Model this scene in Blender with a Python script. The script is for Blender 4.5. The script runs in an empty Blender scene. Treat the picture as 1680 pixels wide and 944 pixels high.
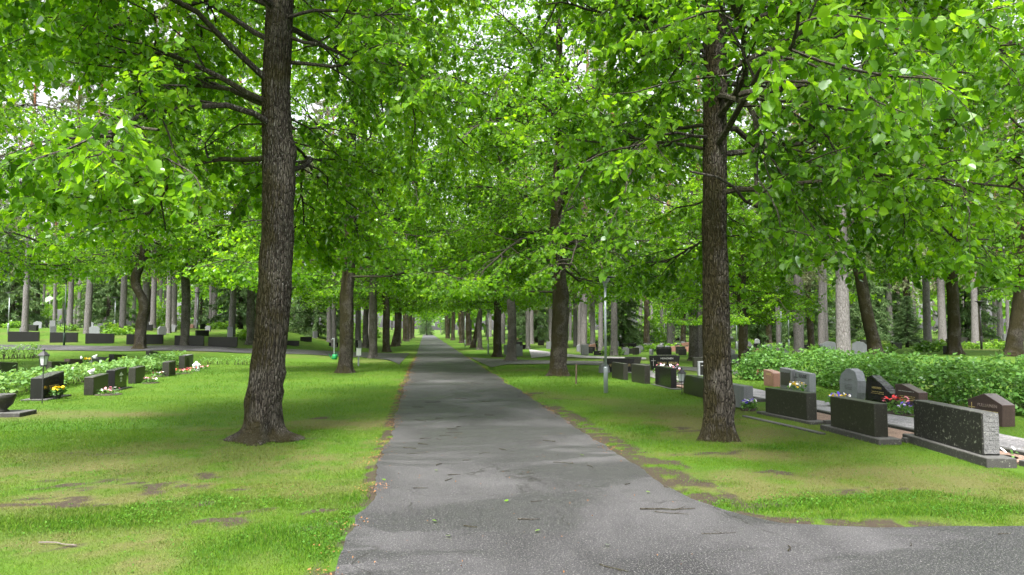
import bpy, bmesh, math, random
import numpy as np
from mathutils import Vector
R = math.radians
rng = np.random.default_rng(7)
random.seed(7)
sc = bpy.context.scene
col = sc.collection

# ------------------------------------------------------------------ camera, sky, sun, exposure
EYE = 1.6
F = 1200.0
PITCH = math.atan(69 / F)
YAW = math.atan(143 / math.hypot(F, 69))
cam_data = bpy.data.cameras.new('camera')
cam_data.sensor_width = 36
cam_data.lens = 36 * F / 1680
cam_data.clip_start = 0.05
cam_data.clip_end = 3000
cam = bpy.data.objects.new('camera', cam_data)
col.objects.link(cam)
cam.location = (0, 0, EYE)
cam.rotation_euler = (math.pi / 2 + PITCH, 0, -YAW)
sc.camera = cam

SUN_EL, SUN_AZ = R(58), R(205)          # azimuth: clockwise from +Y, where the sun stands
world = bpy.data.worlds.new('World')
sc.world = world
world.use_nodes = True
wn = world.node_tree
wn.nodes.clear()
w_out = wn.nodes.new('ShaderNodeOutputWorld')
w_bg = wn.nodes.new('ShaderNodeBackground')
w_sky = wn.nodes.new('ShaderNodeTexSky')
w_hsv = wn.nodes.new('ShaderNodeHueSaturation')
w_sky.sky_type = 'NISHITA'
w_sky.sun_disc = False
w_sky.sun_elevation = SUN_EL
w_sky.sun_rotation = SUN_AZ
w_sky.air_density = 1.0
w_sky.dust_density = 4.0
w_hsv.inputs['Saturation'].default_value = 0.22
w_bg.inputs['Strength'].default_value = 0.15
wn.links.new(w_sky.outputs[0], w_hsv.inputs['Color'])
wn.links.new(w_hsv.outputs[0], w_bg.inputs['Color'])
wn.links.new(w_bg.outputs[0], w_out.inputs['Surface'])
sun_d = bpy.data.lights.new('sun', 'SUN')
sun_d.energy = 3.0
sun_d.angle = R(12)
sun_d.color = (1.0, 0.96, 0.9)
sun = bpy.data.objects.new('sun', sun_d)
col.objects.link(sun)
sv = Vector((math.sin(SUN_AZ) * math.cos(SUN_EL), math.cos(SUN_AZ) * math.cos(SUN_EL), math.sin(SUN_EL)))
sun.rotation_euler = sv.to_track_quat('Z', 'Y').to_euler()
sun.location = (0, 0, 60)
sc.view_settings.view_transform = 'Standard'
sc.view_settings.look = 'None'
sc.view_settings.exposure = 1.8
sc.view_settings.gamma = 1.0
cy = sc.cycles
cy.max_bounces = 7
cy.diffuse_bounces = 4
cy.glossy_bounces = 2
cy.transmission_bounces = 5
cy.transparent_max_bounces = 4
cy.use_denoising = True
cy.use_adaptive_sampling = True
cy.adaptive_threshold = 0.02
cy.caustics_reflective = False
cy.caustics_refractive = False

# ------------------------------------------------------------------ terrain height and photo-to-ground survey
def S(a, b, x):
    t = np.clip((x - a) / (b - a), 0, 1)
    return t * t * (3 - 2 * t)

def Z(x, y):
    x = np.asarray(x, float); y = np.asarray(y, float)
    left = 1.6 * S(26, 58, y) * S(3, 14, -x)
    ratio = x / np.maximum(y, 1.0)
    right = 0.58 * S(0.44, 0.62, ratio) * S(11.6, 15.5, x)
    far = 0.7 * S(50, 120, np.hypot(x, y)) * S(4, 14, np.abs(x - 1))
    return left + right + far

cy_, sy_ = math.cos(YAW), math.sin(YAW)
cp_, sp_ = math.cos(PITCH), math.sin(PITCH)
RIGHT = np.array([cy_, -sy_, 0.0])
FWD = np.array([sy_ * cp_, cy_ * cp_, sp_])
UP = np.array([-sy_ * sp_, -cy_ * sp_, cp_])

def G(px, py):
    "ground point seen at a photo pixel"
    d = FWD * F + RIGHT * (px - 840) + UP * (472 - py)
    d = d / np.linalg.norm(d)
    p = np.array([0, 0, EYE]); t = 1.0
    while t < 600:
        q = p + d * t
        if q[2] <= float(Z(q[0], q[1])):
            break
        t += 0.02 if t < 30 else 0.08
    return float(q[0]), float(q[1])

def D(px, depth):
    lat = (px - 840) / F * depth
    return float(lat * cy_ + depth * sy_), float(-lat * sy_ + depth * cy_)

def zf(x, y): return float(Z(x, y))

# value noise for ground masks
_tab = np.random.default_rng(3).random((256, 256))
def vnoise(x, y):
    xi = np.floor(x).astype(int); yi = np.floor(y).astype(int)
    fx = x - xi; fy = y - yi
    fx = fx * fx * (3 - 2 * fx); fy = fy * fy * (3 - 2 * fy)
    a = _tab[xi % 256, yi % 256]; b = _tab[(xi + 1) % 256, yi % 256]
    c = _tab[xi % 256, (yi + 1) % 256]; d = _tab[(xi + 1) % 256, (yi + 1) % 256]
    return (a * (1 - fx) + b * fx) * (1 - fy) + (c * (1 - fx) + d * fx) * fy
def fbm(x, y, o=4):
    s = 0; a = 0.5
    for i in range(o):
        s = s + a * vnoise(x * 2 ** i + 17 * i, y * 2 ** i + 31 * i); a *= 0.5
    return s / (1 - 0.5 ** o)

# bare-earth spots (x, y, radius x, radius y, strength) and lush spots
SOIL = []
RL_ = -.52
for px, py, rx, ry, s in [(70, 818, .42, .16, 1), (130, 822, .35, .1, .7), (240, 800, .5, .16, .8), (110, 790, .4, .15, .6), (350, 830, .22, .08, 1), (400, 828, .15, .07, .7),
                          (465, 832, .14, .05, 1), (395, 852, .2, .06, 1), (425, 858, .16, .05, .9), (330, 780, .3, .1, .55), (190, 876, .1, .05, .9), (95, 905, .12, .05, .6),
                          (310, 708, .3, .12, .6), (530, 685, .4, .2, .55), (240, 688, .3, .15, .4), (150, 745, .5, .14, .45), (380, 800, .3, .1, .45), (530, 835, .16, .22, .8), (520, 870, .12, .1, .7),
                          (870, 648, .25, .6, .9), (925, 688, .3, .45, .9), (1000, 735, .22, .25, .8), (1060, 765, .3, .22, 1), (1110, 790, .3, .22, 1), (1160, 810, .4, .2, 1), (1210, 825, .45, .14, 1), (1240, 820, .3, .1, .9),
                          (1145, 745, .5, .1, .5), (1300, 775, .3, .1, .7), (1490, 805, .5, .08, .6), (1420, 800, .3, .06, .4), (1110, 705, .3, .25, .5), (945, 655, .4, .3, .35), (470, 722, .35, .14, .45), (360, 722, .3, .1, .4)]:
    x, y = G(px, py); SOIL.append((x, y, rx, ry, s))
DRY = []
for px, py, rx, ry, s in [(300, 750, 3.2, 1.4, .95), (120, 770, 2.2, 1.1, .8), (480, 700, 1.6, 1.2, .8), (330, 810, 2.4, .9, .75), (150, 900, 1.6, .7, .7), (1120, 700, 1.2, 1.6, .85), (1330, 790, 2.2, .6, .8),
                          (1550, 800, 2, .5, .7), (1010, 720, .5, 1.0, .6), (130, 680, 2.5, .5, .4), (600, 800, .25, 2.2, .5), (480, 660, 1.5, .6, .4), (1200, 745, 1, .4, .7)]:
    x, y = G(px, py); DRY.append((x, y, rx, ry, s))
LUSH = []
for px, py, rx, ry, s in [(520, 890, .7, .5, 1), (590, 850, .2, .8, .9), (1380, 820, 1.6, .25, 1), (1260, 825, .5, .15, .8), (1560, 840, 1.4, .2, .9), (300, 830, 1.3, .25, .7), (130, 855, .9, .3, .7), (60, 700, 3, .9, .7), (1300, 735, .8, .3, .8), (1050, 705, .4, .6, .7), (1160, 790, .3, .12, .5)]:
    x, y = G(px, py); LUSH.append((x, y, rx, ry, s))

def spots(lst, x, y, edge=0.5):
    m = np.zeros_like(x)
    wx = x + 1.1 * (fbm(x * 1.9, y * 1.9) - .5); wy = y + .8 * (fbm(x * 1.9 + 40, y * 1.9 + 9) - .5)
    for cx, cyy, rx, ry, s in lst:
        d = np.sqrt(((wx - cx) / rx) ** 2 + ((wy - cyy) / ry) ** 2)
        m = np.maximum(m, s * (1 - S(1 - edge, 1 + edge, d)))
    return m

def masks(x, y):
    n1 = fbm(x * .35 + 5, y * .28 + 3); n2 = fbm(x * 1.3 + 50, y * 1.1 + 20); n3 = fbm(x * 5, y * 5)
    dry = np.clip(spots(DRY, x, y, .7) * (.15 + 1.5 * S(.3, .7, n2 * .5 + n3 * .5)) + S(.5, .75, n1) * .45 + .25 * S(.5, .8, n2), 0, 1)
    n4 = fbm(x * 6.5 + 3, y * 6.5 + 8, 5)
    edge = (1 - S(.03, .2, np.abs(x - RL_ - .10 * (fbm(y * .55 + 13, y * 0 + 1) - .5) * 2))) * S(3, 4, y) * (1 - S(30, 44, y))
    cx_ = np.interp(x, [2.45, 2.5, 2.67, 2.93, 3.6, 4.4, 5.5], [7.4, 6.75, 6.2, 5.8, 5.62, 5.55, 5.5])
    edge = np.maximum(edge, (1 - S(.08, .38, y - cx_)) * S(2.4, 2.5, x) * (1 - S(3.6, 4.6, x)))
    edge = np.maximum(edge, (1 - S(.05, .42, np.abs(x - 2.6))) * S(6, 7, y) * (1 - S(13, 18, y)))
    soil = np.clip(np.maximum(spots(SOIL, x, y, .7), .9 * edge) * S(.36, .50, n4) * 1.3, 0, 1)
    lush = np.clip(spots(LUSH, x, y, .6) * (.5 + n2) + S(.55, .75, 1 - n1) * .4, 0, 1)
    dry = dry * (1 - .85 * np.clip(lush, 0, 1))
    return dry, soil * (1 - .6 * lush), lush

# ------------------------------------------------------------------ mesh helpers
def mesh_from(name, verts, faces):
    me = bpy.data.meshes.new(name)
    me.from_pydata([tuple(v) for v in verts], [], faces)
    me.update()
    return me

def fast_mesh(name, verts, loops, size):
    "verts Nx3, loops flat int array of polygons that all have `size` corners"
    me = bpy.data.meshes.new(name)
    n = len(loops) // size
    me.vertices.add(len(verts)); me.loops.add(len(loops)); me.polygons.add(n)
    me.vertices.foreach_set('co', np.ascontiguousarray(verts, dtype=np.float32).ravel())
    me.loops.foreach_set('vertex_index', np.ascontiguousarray(loops, dtype=np.int32))
    me.polygons.foreach_set('loop_start', np.arange(0, n * size, size, dtype=np.int32))
    me.update(calc_edges=True)
    me.validate()
    return me

def obj(name, me, mat=None, parent=None, smooth=False):
    o = bpy.data.objects.new(name, me)
    col.objects.link(o)
    if mat is not None and len(me.materials) == 0:
        me.materials.append(mat)
    if smooth:
        me.polygons.foreach_set('use_smooth', np.ones(len(me.polygons), dtype=bool))
    if parent is not None:
        o.parent = parent
    return o

def thing(name, label, cat, loc=(0, 0, 0), rz=0.0, group=None):
    o = bpy.data.objects.new(name, None)
    o.empty_display_size = 0.2
    col.objects.link(o)
    o.location = loc; o.rotation_euler = (0, 0, rz)
    o['label'] = label; o['category'] = cat
    if group: o['group'] = group
    return o

def tag(o, label, cat=None, group=None, kind=None):
    o['label'] = label
    if cat: o['category'] = cat
    if group: o['group'] = group
    if kind: o['kind'] = kind
    return o

def dup(root, loc, rz, label, group=None, scale=1.0, scz=None):
    r = root.copy(); col.objects.link(r)
    r.location = loc; r.rotation_euler = (0, 0, rz); r['label'] = label
    if group: r['group'] = group
    elif 'group' in r: del r['group']
    r.scale = (scale, scale, scz if scz else scale)
    for ch in list(root.children):
        c = ch.copy(); col.objects.link(c); c.parent = r
        for g in list(ch.children):
            d = g.copy(); col.objects.link(d); d.parent = c
    return r

class MB:
    def __init__(s): s.v = []; s.f = []
    def add(s, v, f):
        b = len(s.v); s.v.extend([tuple(p) for p in v]); s.f.extend([[i + b for i in q] for q in f])
    def box(s, c, d, rz=0.0, tilt=0.0):
        x, y, z = d[0] / 2, d[1] / 2, d[2] / 2
        pts = [(-x, -y, -z), (x, -y, -z), (x, y, -z), (-x, y, -z), (-x, -y, z), (x, -y, z), (x, y, z), (-x, y, z)]
        cr, sr = math.cos(rz), math.sin(rz)
        s.add([(c[0] + p[0] * cr - p[1] * sr, c[1] + p[0] * sr + p[1] * cr, c[2] + p[2]) for p in pts],
              [[0, 3, 2, 1], [4, 5, 6, 7], [0, 1, 5, 4], [1, 2, 6, 5], [2, 3, 7, 6], [3, 0, 4, 7]])
    def lathe(s, prof, n=20, c=(0, 0, 0), cap=True):
        v = []; f = []
        for r, z in prof:
            for k in range(n):
                a = 2 * math.pi * k / n
                v.append((c[0] + r * math.cos(a), c[1] + r * math.sin(a), c[2] + z))
        for i in range(len(prof) - 1):
            for k in range(n):
                f.append([i * n + k, i * n + (k + 1) % n, (i + 1) * n + (k + 1) % n, (i + 1) * n + k])
        if cap:
            f.append(list(range(n - 1, -1, -1))); f.append([(len(prof) - 1) * n + k for k in range(n)])
        s.add(v, f)
    def tube(s, pts, rad, n=6, cap=True):
        pts = [np.asarray(p, float) for p in pts]
        v = []; f = []
        for i, p in enumerate(pts):
            t = pts[min(i + 1, len(pts) - 1)] - pts[max(i - 1, 0)]
            t = t / (np.linalg.norm(t) + 1e-9)
            ref = np.array([0, 0, 1.0]) if abs(t[2]) < .9 else np.array([1.0, 0, 0])
            u = np.cross(ref, t); u /= np.linalg.norm(u); w = np.cross(t, u)
            r = rad[i] if hasattr(rad, '__len__') else rad
            for k in range(n):
                a = 2 * math.pi * k / n
                v.append(p + r * (math.cos(a) * u + math.sin(a) * w))
        for i in range(len(pts) - 1):
            for k in range(n):
                f.append([i * n + k, i * n + (k + 1) % n, (i + 1) * n + (k + 1) % n, (i + 1) * n + k])
        if cap:
            f.append(list(range(n - 1, -1, -1))); f.append([(len(pts) - 1) * n + k for k in range(n)])
        s.add(v, f)
    def prism(s, prof, t, y0=0.0):
        "profile in x,z extruded along +y"
        n = len(prof)
        v = [(p[0], y0, p[1]) for p in prof] + [(p[0], y0 + t, p[1]) for p in prof]
        f = [list(range(n)), list(range(2 * n - 1, n - 1, -1))]
        for i in range(n):
            j = (i + 1) % n
            f.append([j, i, n + i, n + j])
        s.add(v, f)
    def mesh(s, name, bevel=0.0, rough=0.0, cuts=0, seed=0):
        me = bpy.data.meshes.new(name)
        bm = bmesh.new()
        vs = [bm.verts.new(p) for p in s.v]
        for q in s.f:
            try: bm.faces.new([vs[i] for i in q])
            except ValueError: pass
        bmesh.ops.recalc_face_normals(bm, faces=bm.faces)
        if bevel:
            bmesh.ops.bevel(bm, geom=list(bm.edges), offset=bevel, segments=1, affect='EDGES', clamp_overlap=True)
        if cuts:
            bmesh.ops.triangulate(bm, faces=[f for f in bm.faces if len(f.verts) > 4])
            bmesh.ops.subdivide_edges(bm, edges=list(bm.edges), cuts=cuts, use_grid_fill=True)
            r = random.Random(seed)
            for v in bm.verts:
                v.co += Vector((r.uniform(-1, 1), r.uniform(-1, 1), r.uniform(-1, 1))) * rough
        bm.to_mesh(me); bm.free()
        return me
    def build(s, name, mat, parent=None, smooth=False, **k):
        return obj(name, s.mesh(name, **k), mat, parent, smooth)

# ------------------------------------------------------------------ materials
def new_mat(name):
    m = bpy.data.materials.new(name); m.use_nodes = True
    nt = m.node_tree; nt.nodes.clear()
    out = nt.nodes.new('ShaderNodeOutputMaterial')
    return m, nt, out

class N:
    "small node-writing helper"
    def __init__(s, nt): s.nt = nt
    def node(s, t, **props):
        n = s.nt.nodes.new(t)
        for k, v in props.items(): setattr(n, k, v)
        return n
    def link(s, a, b): s.nt.links.new(a, b)
    def pos(s): return s.node('ShaderNodeNewGeometry').outputs['Position']
    def objco(s): return s.node('ShaderNodeTexCoord').outputs['Object']
    def scale(s, v, sc_):
        m = s.node('ShaderNodeMapping'); m.inputs['Scale'].default_value = sc_; s.link(v, m.inputs['Vector']); return m.outputs[0]
    def noise(s, v, scale, detail=4, rough=.55, dist=0):
        n = s.node('ShaderNodeTexNoise'); n.inputs['Scale'].default_value = scale; n.inputs['Detail'].default_value = detail
        n.inputs['Roughness'].default_value = rough; n.inputs['Distortion'].default_value = dist
        s.link(v, n.inputs['Vector']); return n.outputs['Fac']
    def voro(s, v, scale, feature='F1', out='Distance'):
        n = s.node('ShaderNodeTexVoronoi', feature=feature); n.inputs['Scale'].default_value = scale; s.link(v, n.inputs['Vector']); return n.outputs[out]
    def ramp(s, fac, stops):
        r = s.node('ShaderNodeValToRGB'); e = r.color_ramp.elements
        while len(e) < len(stops): e.new(.5)
        for i, (p, c) in enumerate(stops):
            e[i].position = p
            e[i].color = (c, c, c, 1) if not hasattr(c, '__len__') else (*c, 1)
        s.link(fac, r.inputs[0]); return r.outputs[0]
    def mix(s, fac, a, b, mode='MIX'):
        m = s.node('ShaderNodeMix', data_type='RGBA', blend_type=mode)
        for sock, v in ((m.inputs[0], fac), (m.inputs[6], a), (m.inputs[7], b)):
            if hasattr(v, 'is_output'): s.link(v, sock)
            elif hasattr(v, '__len__'): sock.default_value = (*v, 1)
            else: sock.default_value = v
        return m.outputs[2]
    def math(s, op, a, b=None):
        m = s.node('ShaderNodeMath', operation=op)
        for i, v in enumerate((a, b)):
            if v is None: continue
            if hasattr(v, 'is_output'): s.link(v, m.inputs[i])
            else: m.inputs[i].default_value = v
        return m.outputs[0]
    def bump(s, h, strength, dist=.01):
        b = s.node('ShaderNodeBump'); b.inputs['Strength'].default_value = strength; b.inputs['Distance'].default_value = dist
        s.link(h, b.inputs['Height']); return b.outputs[0]
    def principled(s, out, color, rough=.7, normal=None, metal=0, spec=.4):
        p = s.node('ShaderNodeBsdfPrincipled')
        for key, v in (('Base Color', color), ('Roughness', rough), ('Metallic', metal), ('Specular IOR Level', spec)):
            if hasattr(v, 'is_output'): s.link(v, p.inputs[key])
            elif hasattr(v, '__len__'): p.inputs[key].default_value = (*v, 1)
            else: p.inputs[key].default_value = v
        if normal is not None: s.link(normal, p.inputs['Normal'])
        s.link(p.outputs[0], out.inputs['Surface']); return p

def simple(name, c, rough=.6, metal=0, var=.25, scale=20, bump=.15, spec=.4):
    m, nt, out = new_mat(name); n = N(nt)
    v = n.objco()
    f = n.noise(v, scale, 4)
    colr = n.mix(f, tuple(x * (1 - var) for x in c), tuple(min(1, x * (1 + var)) for x in c))
    n.principled(out, colr, rough, n.bump(f, bump, .004), metal, spec)
    return m

GRASS_A = (.045, .125, .010); GRASS_B = (.092, .170, .013); GRASS_DRY = (.152, .130, .055)
def ground_colour(n, blades):
    a = n.node('ShaderNodeAttribute', attribute_name='mask')
    sep = n.node('ShaderNodeSeparateColor'); n.link(a.outputs['Color'], sep.inputs[0])
    dry, soil, lush = sep.outputs[0], sep.outputs[1], sep.outputs[2]
    p = n.pos()
    nb = n.noise(p, .9, 5); nf = n.noise(p, 14, 4, .7); nv = n.noise(p, 60, 3, .7)
    c = n.mix(n.ramp(nb, [(.35, 0), (.65, 1)]), GRASS_B, (.066, .152, .011))
    c = n.mix(n.math('MULTIPLY', lush, .85), c, GRASS_A)
    dm = n.math('MULTIPLY', n.math('ADD', n.math('MULTIPLY', dry, 1.15), n.math('MULTIPLY', n.math('SUBTRACT', nf, .5), .7)), .9)
    dm = n.ramp(dm, [(.12, 0), (1.0, .85)])
    c = n.mix(dm, c, GRASS_DRY)
    return c, soil, nf, nv, p

def mat_ground():
    m, nt, out = new_mat('lawn ground'); n = N(nt)
    c, soil, nf, nv, p = ground_colour(n, False)
    c = n.mix(n.ramp(nv, [(.3, .35), (.7, 1.0)]), (.03, .05, .012), c, 'MIX')
    sm = n.math('MULTIPLY', n.ramp(soil, [(.12, 0), (.45, 1)]), n.ramp(n.noise(p, 16, 5, .78), [(.34, 0), (.46, 1)]))
    sc_ = n.mix(n.noise(p, 90, 3, .8), (.020, .015, .011), (.085, .065, .05))
    c = n.mix(sm, c, sc_)
    n.principled(out, c, .9, n.bump(n.math('ADD', nf, nv), .7, .03), spec=.15)
    return m
def mat_blade():
    m, nt, out = new_mat('grass blade'); n = N(nt)
    c, soil, nf, nv, p = ground_colour(n, True)
    r = n.node('ShaderNodeAttribute', attribute_name='rnd').outputs['Fac']
    c = n.mix(n.ramp(r, [(.0, 0), (.35, .0), (1, .55)]), c, (.17, .27, .03))
    c = n.mix(n.ramp(r, [(0, .5), (.12, 0)]), c, (.30, .25, .11))
    d = n.node('ShaderNodeBsdfDiffuse'); t = n.node('ShaderNodeBsdfTranslucent'); mx = n.node('ShaderNodeMixShader')
    n.link(c, d.inputs[0]); n.link(c, t.inputs[0]); mx.inputs[0].default_value = .35
    n.link(d.outputs[0], mx.inputs[1]); n.link(t.outputs[0], mx.inputs[2]); n.link(mx.outputs[0], out.inputs[0])
    return m

def mat_asphalt():
    m, nt, out = new_mat('worn asphalt'); n = N(nt)
    p = n.pos()
    big = n.noise(n.scale(p, (.8, .45, 1)), .8, 5, .6, .4)
    patch = n.noise(n.scale(p, (.6, 1.3, 1)), .55, 4, .6, .8)
    grit = n.noise(p, 130, 3, .85); stones = n.voro(p, 95)
    c = n.mix(n.ramp(big, [(.38, 0), (.64, 1)]), (.022, .021, .024), (.072, .069, .075))
    c = n.mix(n.ramp(patch, [(.49, 0), (.55, .85)]), c, (.026, .026, .028))
    c = n.mix(n.ramp(grit, [(.3, .75), (.5, 0), (.72, .0)]), c, (.028, .028, .028))
    c = n.mix(n.ramp(n.noise(p, 75, 2, .8), [(.56, 0), (.70, .85)]), c, (.24, .235, .23))
    c = n.mix(n.ramp(stones, [(.08, .35), (.2, 0)]), c, (.30, .29, .27))
    c = n.mix(n.ramp(n.noise(n.scale(p, (1, .4, 1)), 5, 6, .75), [(.6, 0), (.75, .45)]), c, (.035, .033, .03))
    wp = n.node('ShaderNodeVectorMath', operation='ADD'); nd = n.node('ShaderNodeTexNoise'); nd.inputs['Scale'].default_value = 1.3; nd.inputs['Detail'].default_value = 5; n.link(p, nd.inputs['Vector'])
    n.link(p, wp.inputs[0]); n.link(nd.outputs['Color'], wp.inputs[1])
    crack = n.voro(n.scale(wp.outputs[0], (.55, .38, .5)), 1.0, 'DISTANCE_TO_EDGE')
    c = n.mix(n.math('MULTIPLY', n.ramp(crack, [(0, .9), (.007, 0)]), n.ramp(n.noise(p, .7, 3), [(.46, 0), (.56, 1)])), c, (.014, .013, .012))
    rough = n.ramp(patch, [(.5, .62), (.64, .46)])
    n.principled(out, c, rough, n.bump(n.math('ADD', grit, n.math('MULTIPLY', stones, .8)), .55, .008), spec=.35)
    return m

def mat_gravel(name, a, b, scale=55):
    m, nt, out = new_mat(name); n = N(nt)
    p = n.pos()
    v = n.voro(p, scale, out='Color'); dd = n.voro(p, scale)
    c = n.mix(n.math('MULTIPLY', n.node('ShaderNodeSeparateColor').outputs[0], 1), a, b)
    sep = n.node('ShaderNodeSeparateColor'); n.link(v, sep.inputs[0])
    c = n.mix(sep.outputs[0], a, b)
    c = n.mix(n.ramp(n.noise(p, 3, 4), [(.45, 0), (.7, .5)]), c, tuple(x * .5 for x in a))
    n.principled(out, c, .9, n.bump(dd, .8, .01), spec=.2)
    return m

def mat_bark(name, dark, light, moss, fleck=.5, vs=(9, 9, 1.6), bump=1.0, moss_amt=.55):
    m, nt, out = new_mat(name); n = N(nt)
    o = n.objco()
    s = n.scale(o, vs)
    r1 = n.noise(s, 2.2, 6, .65, .6); r2 = n.noise(n.scale(o, (vs[0] * 2.4, vs[1] * 2.4, vs[2] * 2.6)), 2.2, 5, .7, .3)
    vor = n.voro(n.scale(o, (vs[0] * 1.6, vs[1] * 1.6, vs[2] * 1.5)), 1.5, 'DISTANCE_TO_EDGE')
    c = n.mix(n.ramp(r1, [(.35, 0), (.65, 1)]), dark, tuple(.55 * a + .45 * b for a, b in zip(dark, light)))
    pt = n.noise(o, 2.3, 5, .7, .5)
    c = n.mix(n.ramp(pt, [(.45, 0), (.58, .9)]), c, tuple(.45 * a + .55 * b for a, b in zip(dark, light)))
    c = n.mix(n.ramp(r2, [(.52, 0), (.66, fleck)]), c, light)
    lich = n.noise(n.scale(o, (vs[0] * 2, vs[1] * 2, vs[2] * 3)), 2.0, 3, .8)
    c = n.mix(n.math('MULTIPLY', n.ramp(lich, [(.57, 0), (.66, .95)]), n.ramp(n.noise(o, 1.1, 3), [(.42, .15), (.6, 1)])), c, (.36, .355, .33))
    c = n.mix(n.ramp(vor, [(0, .85), (.09, 0)]), c, tuple(x * .35 for x in dark))
    mo = n.noise(o, 1.6, 5, .65)
    sep = n.node('ShaderNodeSeparateXYZ'); n.link(n.node('ShaderNodeNewGeometry').outputs['Normal'], sep.inputs[0])
    side = n.math('MULTIPLY', sep.outputs[0], -.14)
    c = n.mix(n.ramp(n.math('ADD', mo, side), [(.44, 0), (.57, moss_amt)]), c, moss)
    h = n.math('ADD', n.math('MULTIPLY', r1, .6), n.math('ADD', n.math('MULTIPLY', r2, .5), n.ramp(vor, [(0, 0), (.16, 1)])))
    n.principled(out, c, .92, n.bump(h, bump, .025), spec=.15)
    return m

def mat_leaf(name, dark, mid, light, trans=.5, gloss=.10, tint=1.25):
    m, nt, out = new_mat(name); n = N(nt)
    r = n.node('ShaderNodeAttribute', attribute_name='rnd').outputs['Fac']
    oi = n.node('ShaderNodeObjectInfo').outputs['Random']
    cl = n.noise(n.pos(), .55, 3, .6)
    f = n.math('ADD', n.math('MULTIPLY', r, .7), n.math('ADD', n.math('MULTIPLY', n.math('SUBTRACT', cl, .5), 1.4), n.math('MULTIPLY', oi, .12)))
    c = n.ramp(f, [(0, dark), (.4, mid), (.95, light)])
    d = n.node('ShaderNodeBsdfDiffuse'); t = n.node('ShaderNodeBsdfTranslucent'); g = n.node('ShaderNodeBsdfGlossy')
    g.inputs['Roughness'].default_value = .38
    g.inputs['Color'].default_value = (.9, 1, .9, 1)
    n.link(c, d.inputs[0])
    tc = n.mix(1.0, c, (1.55 * tint, 1.45 * tint, .75), 'MULTIPLY')
    n.link(tc, t.inputs[0])
    mx = n.node('ShaderNodeMixShader'); mx.inputs[0].default_value = trans
    n.link(d.outputs[0], mx.inputs[1]); n.link(t.outputs[0], mx.inputs[2])
    fr = n.node('ShaderNodeLayerWeight'); fr.inputs['Blend'].default_value = .25
    m2 = n.node('ShaderNodeMixShader')
    n.link(n.math('MULTIPLY', fr.outputs['Fresnel'], gloss * 4), m2.inputs[0])
    n.link(mx.outputs[0], m2.inputs[1]); n.link(g.outputs[0], m2.inputs[2]); n.link(m2.outputs[0], out.inputs[0])
    return m

def mat_stone(name, c, speck=.25, rough=.5, lichen=.15, spec=.28, streak=.3):
    m, nt, out = new_mat(name); n = N(nt)
    o = n.objco()
    sp = n.noise(o, 160, 2, .8); med = n.noise(o, 22, 4, .6); st = n.noise(n.scale(o, (16, 16, 1.2)), 1.5, 5, .6)
    cc = n.mix(n.ramp(sp, [(.35, 0), (.65, 1)]), tuple(x * (1 - speck) for x in c), tuple(min(1, x * (1 + speck)) for x in c))
    cc = n.mix(n.ramp(st, [(.45, 0), (.7, streak)]), cc, tuple(x * .55 for x in c))
    li = n.noise(o, 38, 3, .7)
    cc = n.mix(n.ramp(n.math('ADD', n.math('MULTIPLY', li, .6), n.math('MULTIPLY', med, .4)), [(.56, 0), (.66, lichen)]), cc, (.30, .31, .25))
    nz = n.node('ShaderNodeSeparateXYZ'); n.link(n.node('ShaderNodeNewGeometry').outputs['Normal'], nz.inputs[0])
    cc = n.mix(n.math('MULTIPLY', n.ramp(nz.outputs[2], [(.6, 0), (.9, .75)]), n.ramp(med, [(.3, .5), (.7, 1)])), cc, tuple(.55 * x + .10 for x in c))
    n.principled(out, cc, rough, n.bump(n.math('ADD', sp, med), .15, .003), spec=spec)
    return m

M = {}
M['ground'] = mat_ground(); M['blade'] = mat_blade(); M['asphalt'] = mat_asphalt()
M['gravel'] = mat_gravel('grey gravel', (.20, .19, .20), (.42, .40, .41))
M['redgravel'] = mat_gravel('reddish gravel', (.20, .13, .10), (.38, .27, .22))
M['litter'] = simple('orange bud scales', (.25, .115, .045), .9, var=.5, scale=60)
M['bark'] = mat_bark('lime bark', (.021, .0155, .0105), (.185, .165, .14), (.036, .030, .008), vs=(15, 15, 3.2), fleck=.65, moss_amt=.8)
M['bark_grey'] = mat_bark('greyer lime bark', (.036, .031, .026), (.24, .23, .21), (.04, .034, .014), fleck=.8, vs=(14, 14, 4), moss_amt=.35)
M['branch'] = mat_bark('branch bark', (.028, .024, .020), (.09, .08, .07), (.035, .035, .015), fleck=.3, bump=.4)
M['leaf'] = mat_leaf('lime leaf', (.030, .088, .007), (.104, .230, .012), (.25, .41, .022), trans=.6, gloss=.07, tint=1.65)
M['leaf_dark'] = mat_leaf('shrub leaf', (.045, .11, .022), (.095, .215, .045), (.19, .34, .085), trans=.4)
M['clover'] = mat_leaf('clover leaf', (.045, .12, .018), (.07, .17, .022), (.11, .22, .03), trans=.3, gloss=.03, tint=1.0)
M['leaf_pale'] = mat_leaf('pale young leaf', (.07, .16, .02), (.14, .28, .03), (.25, .40, .05), trans=.5)
M['leaf_hedge'] = mat_leaf('low hedge leaf', (.09, .19, .05), (.15, .28, .08), (.27, .40, .15), trans=.4)
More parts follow.
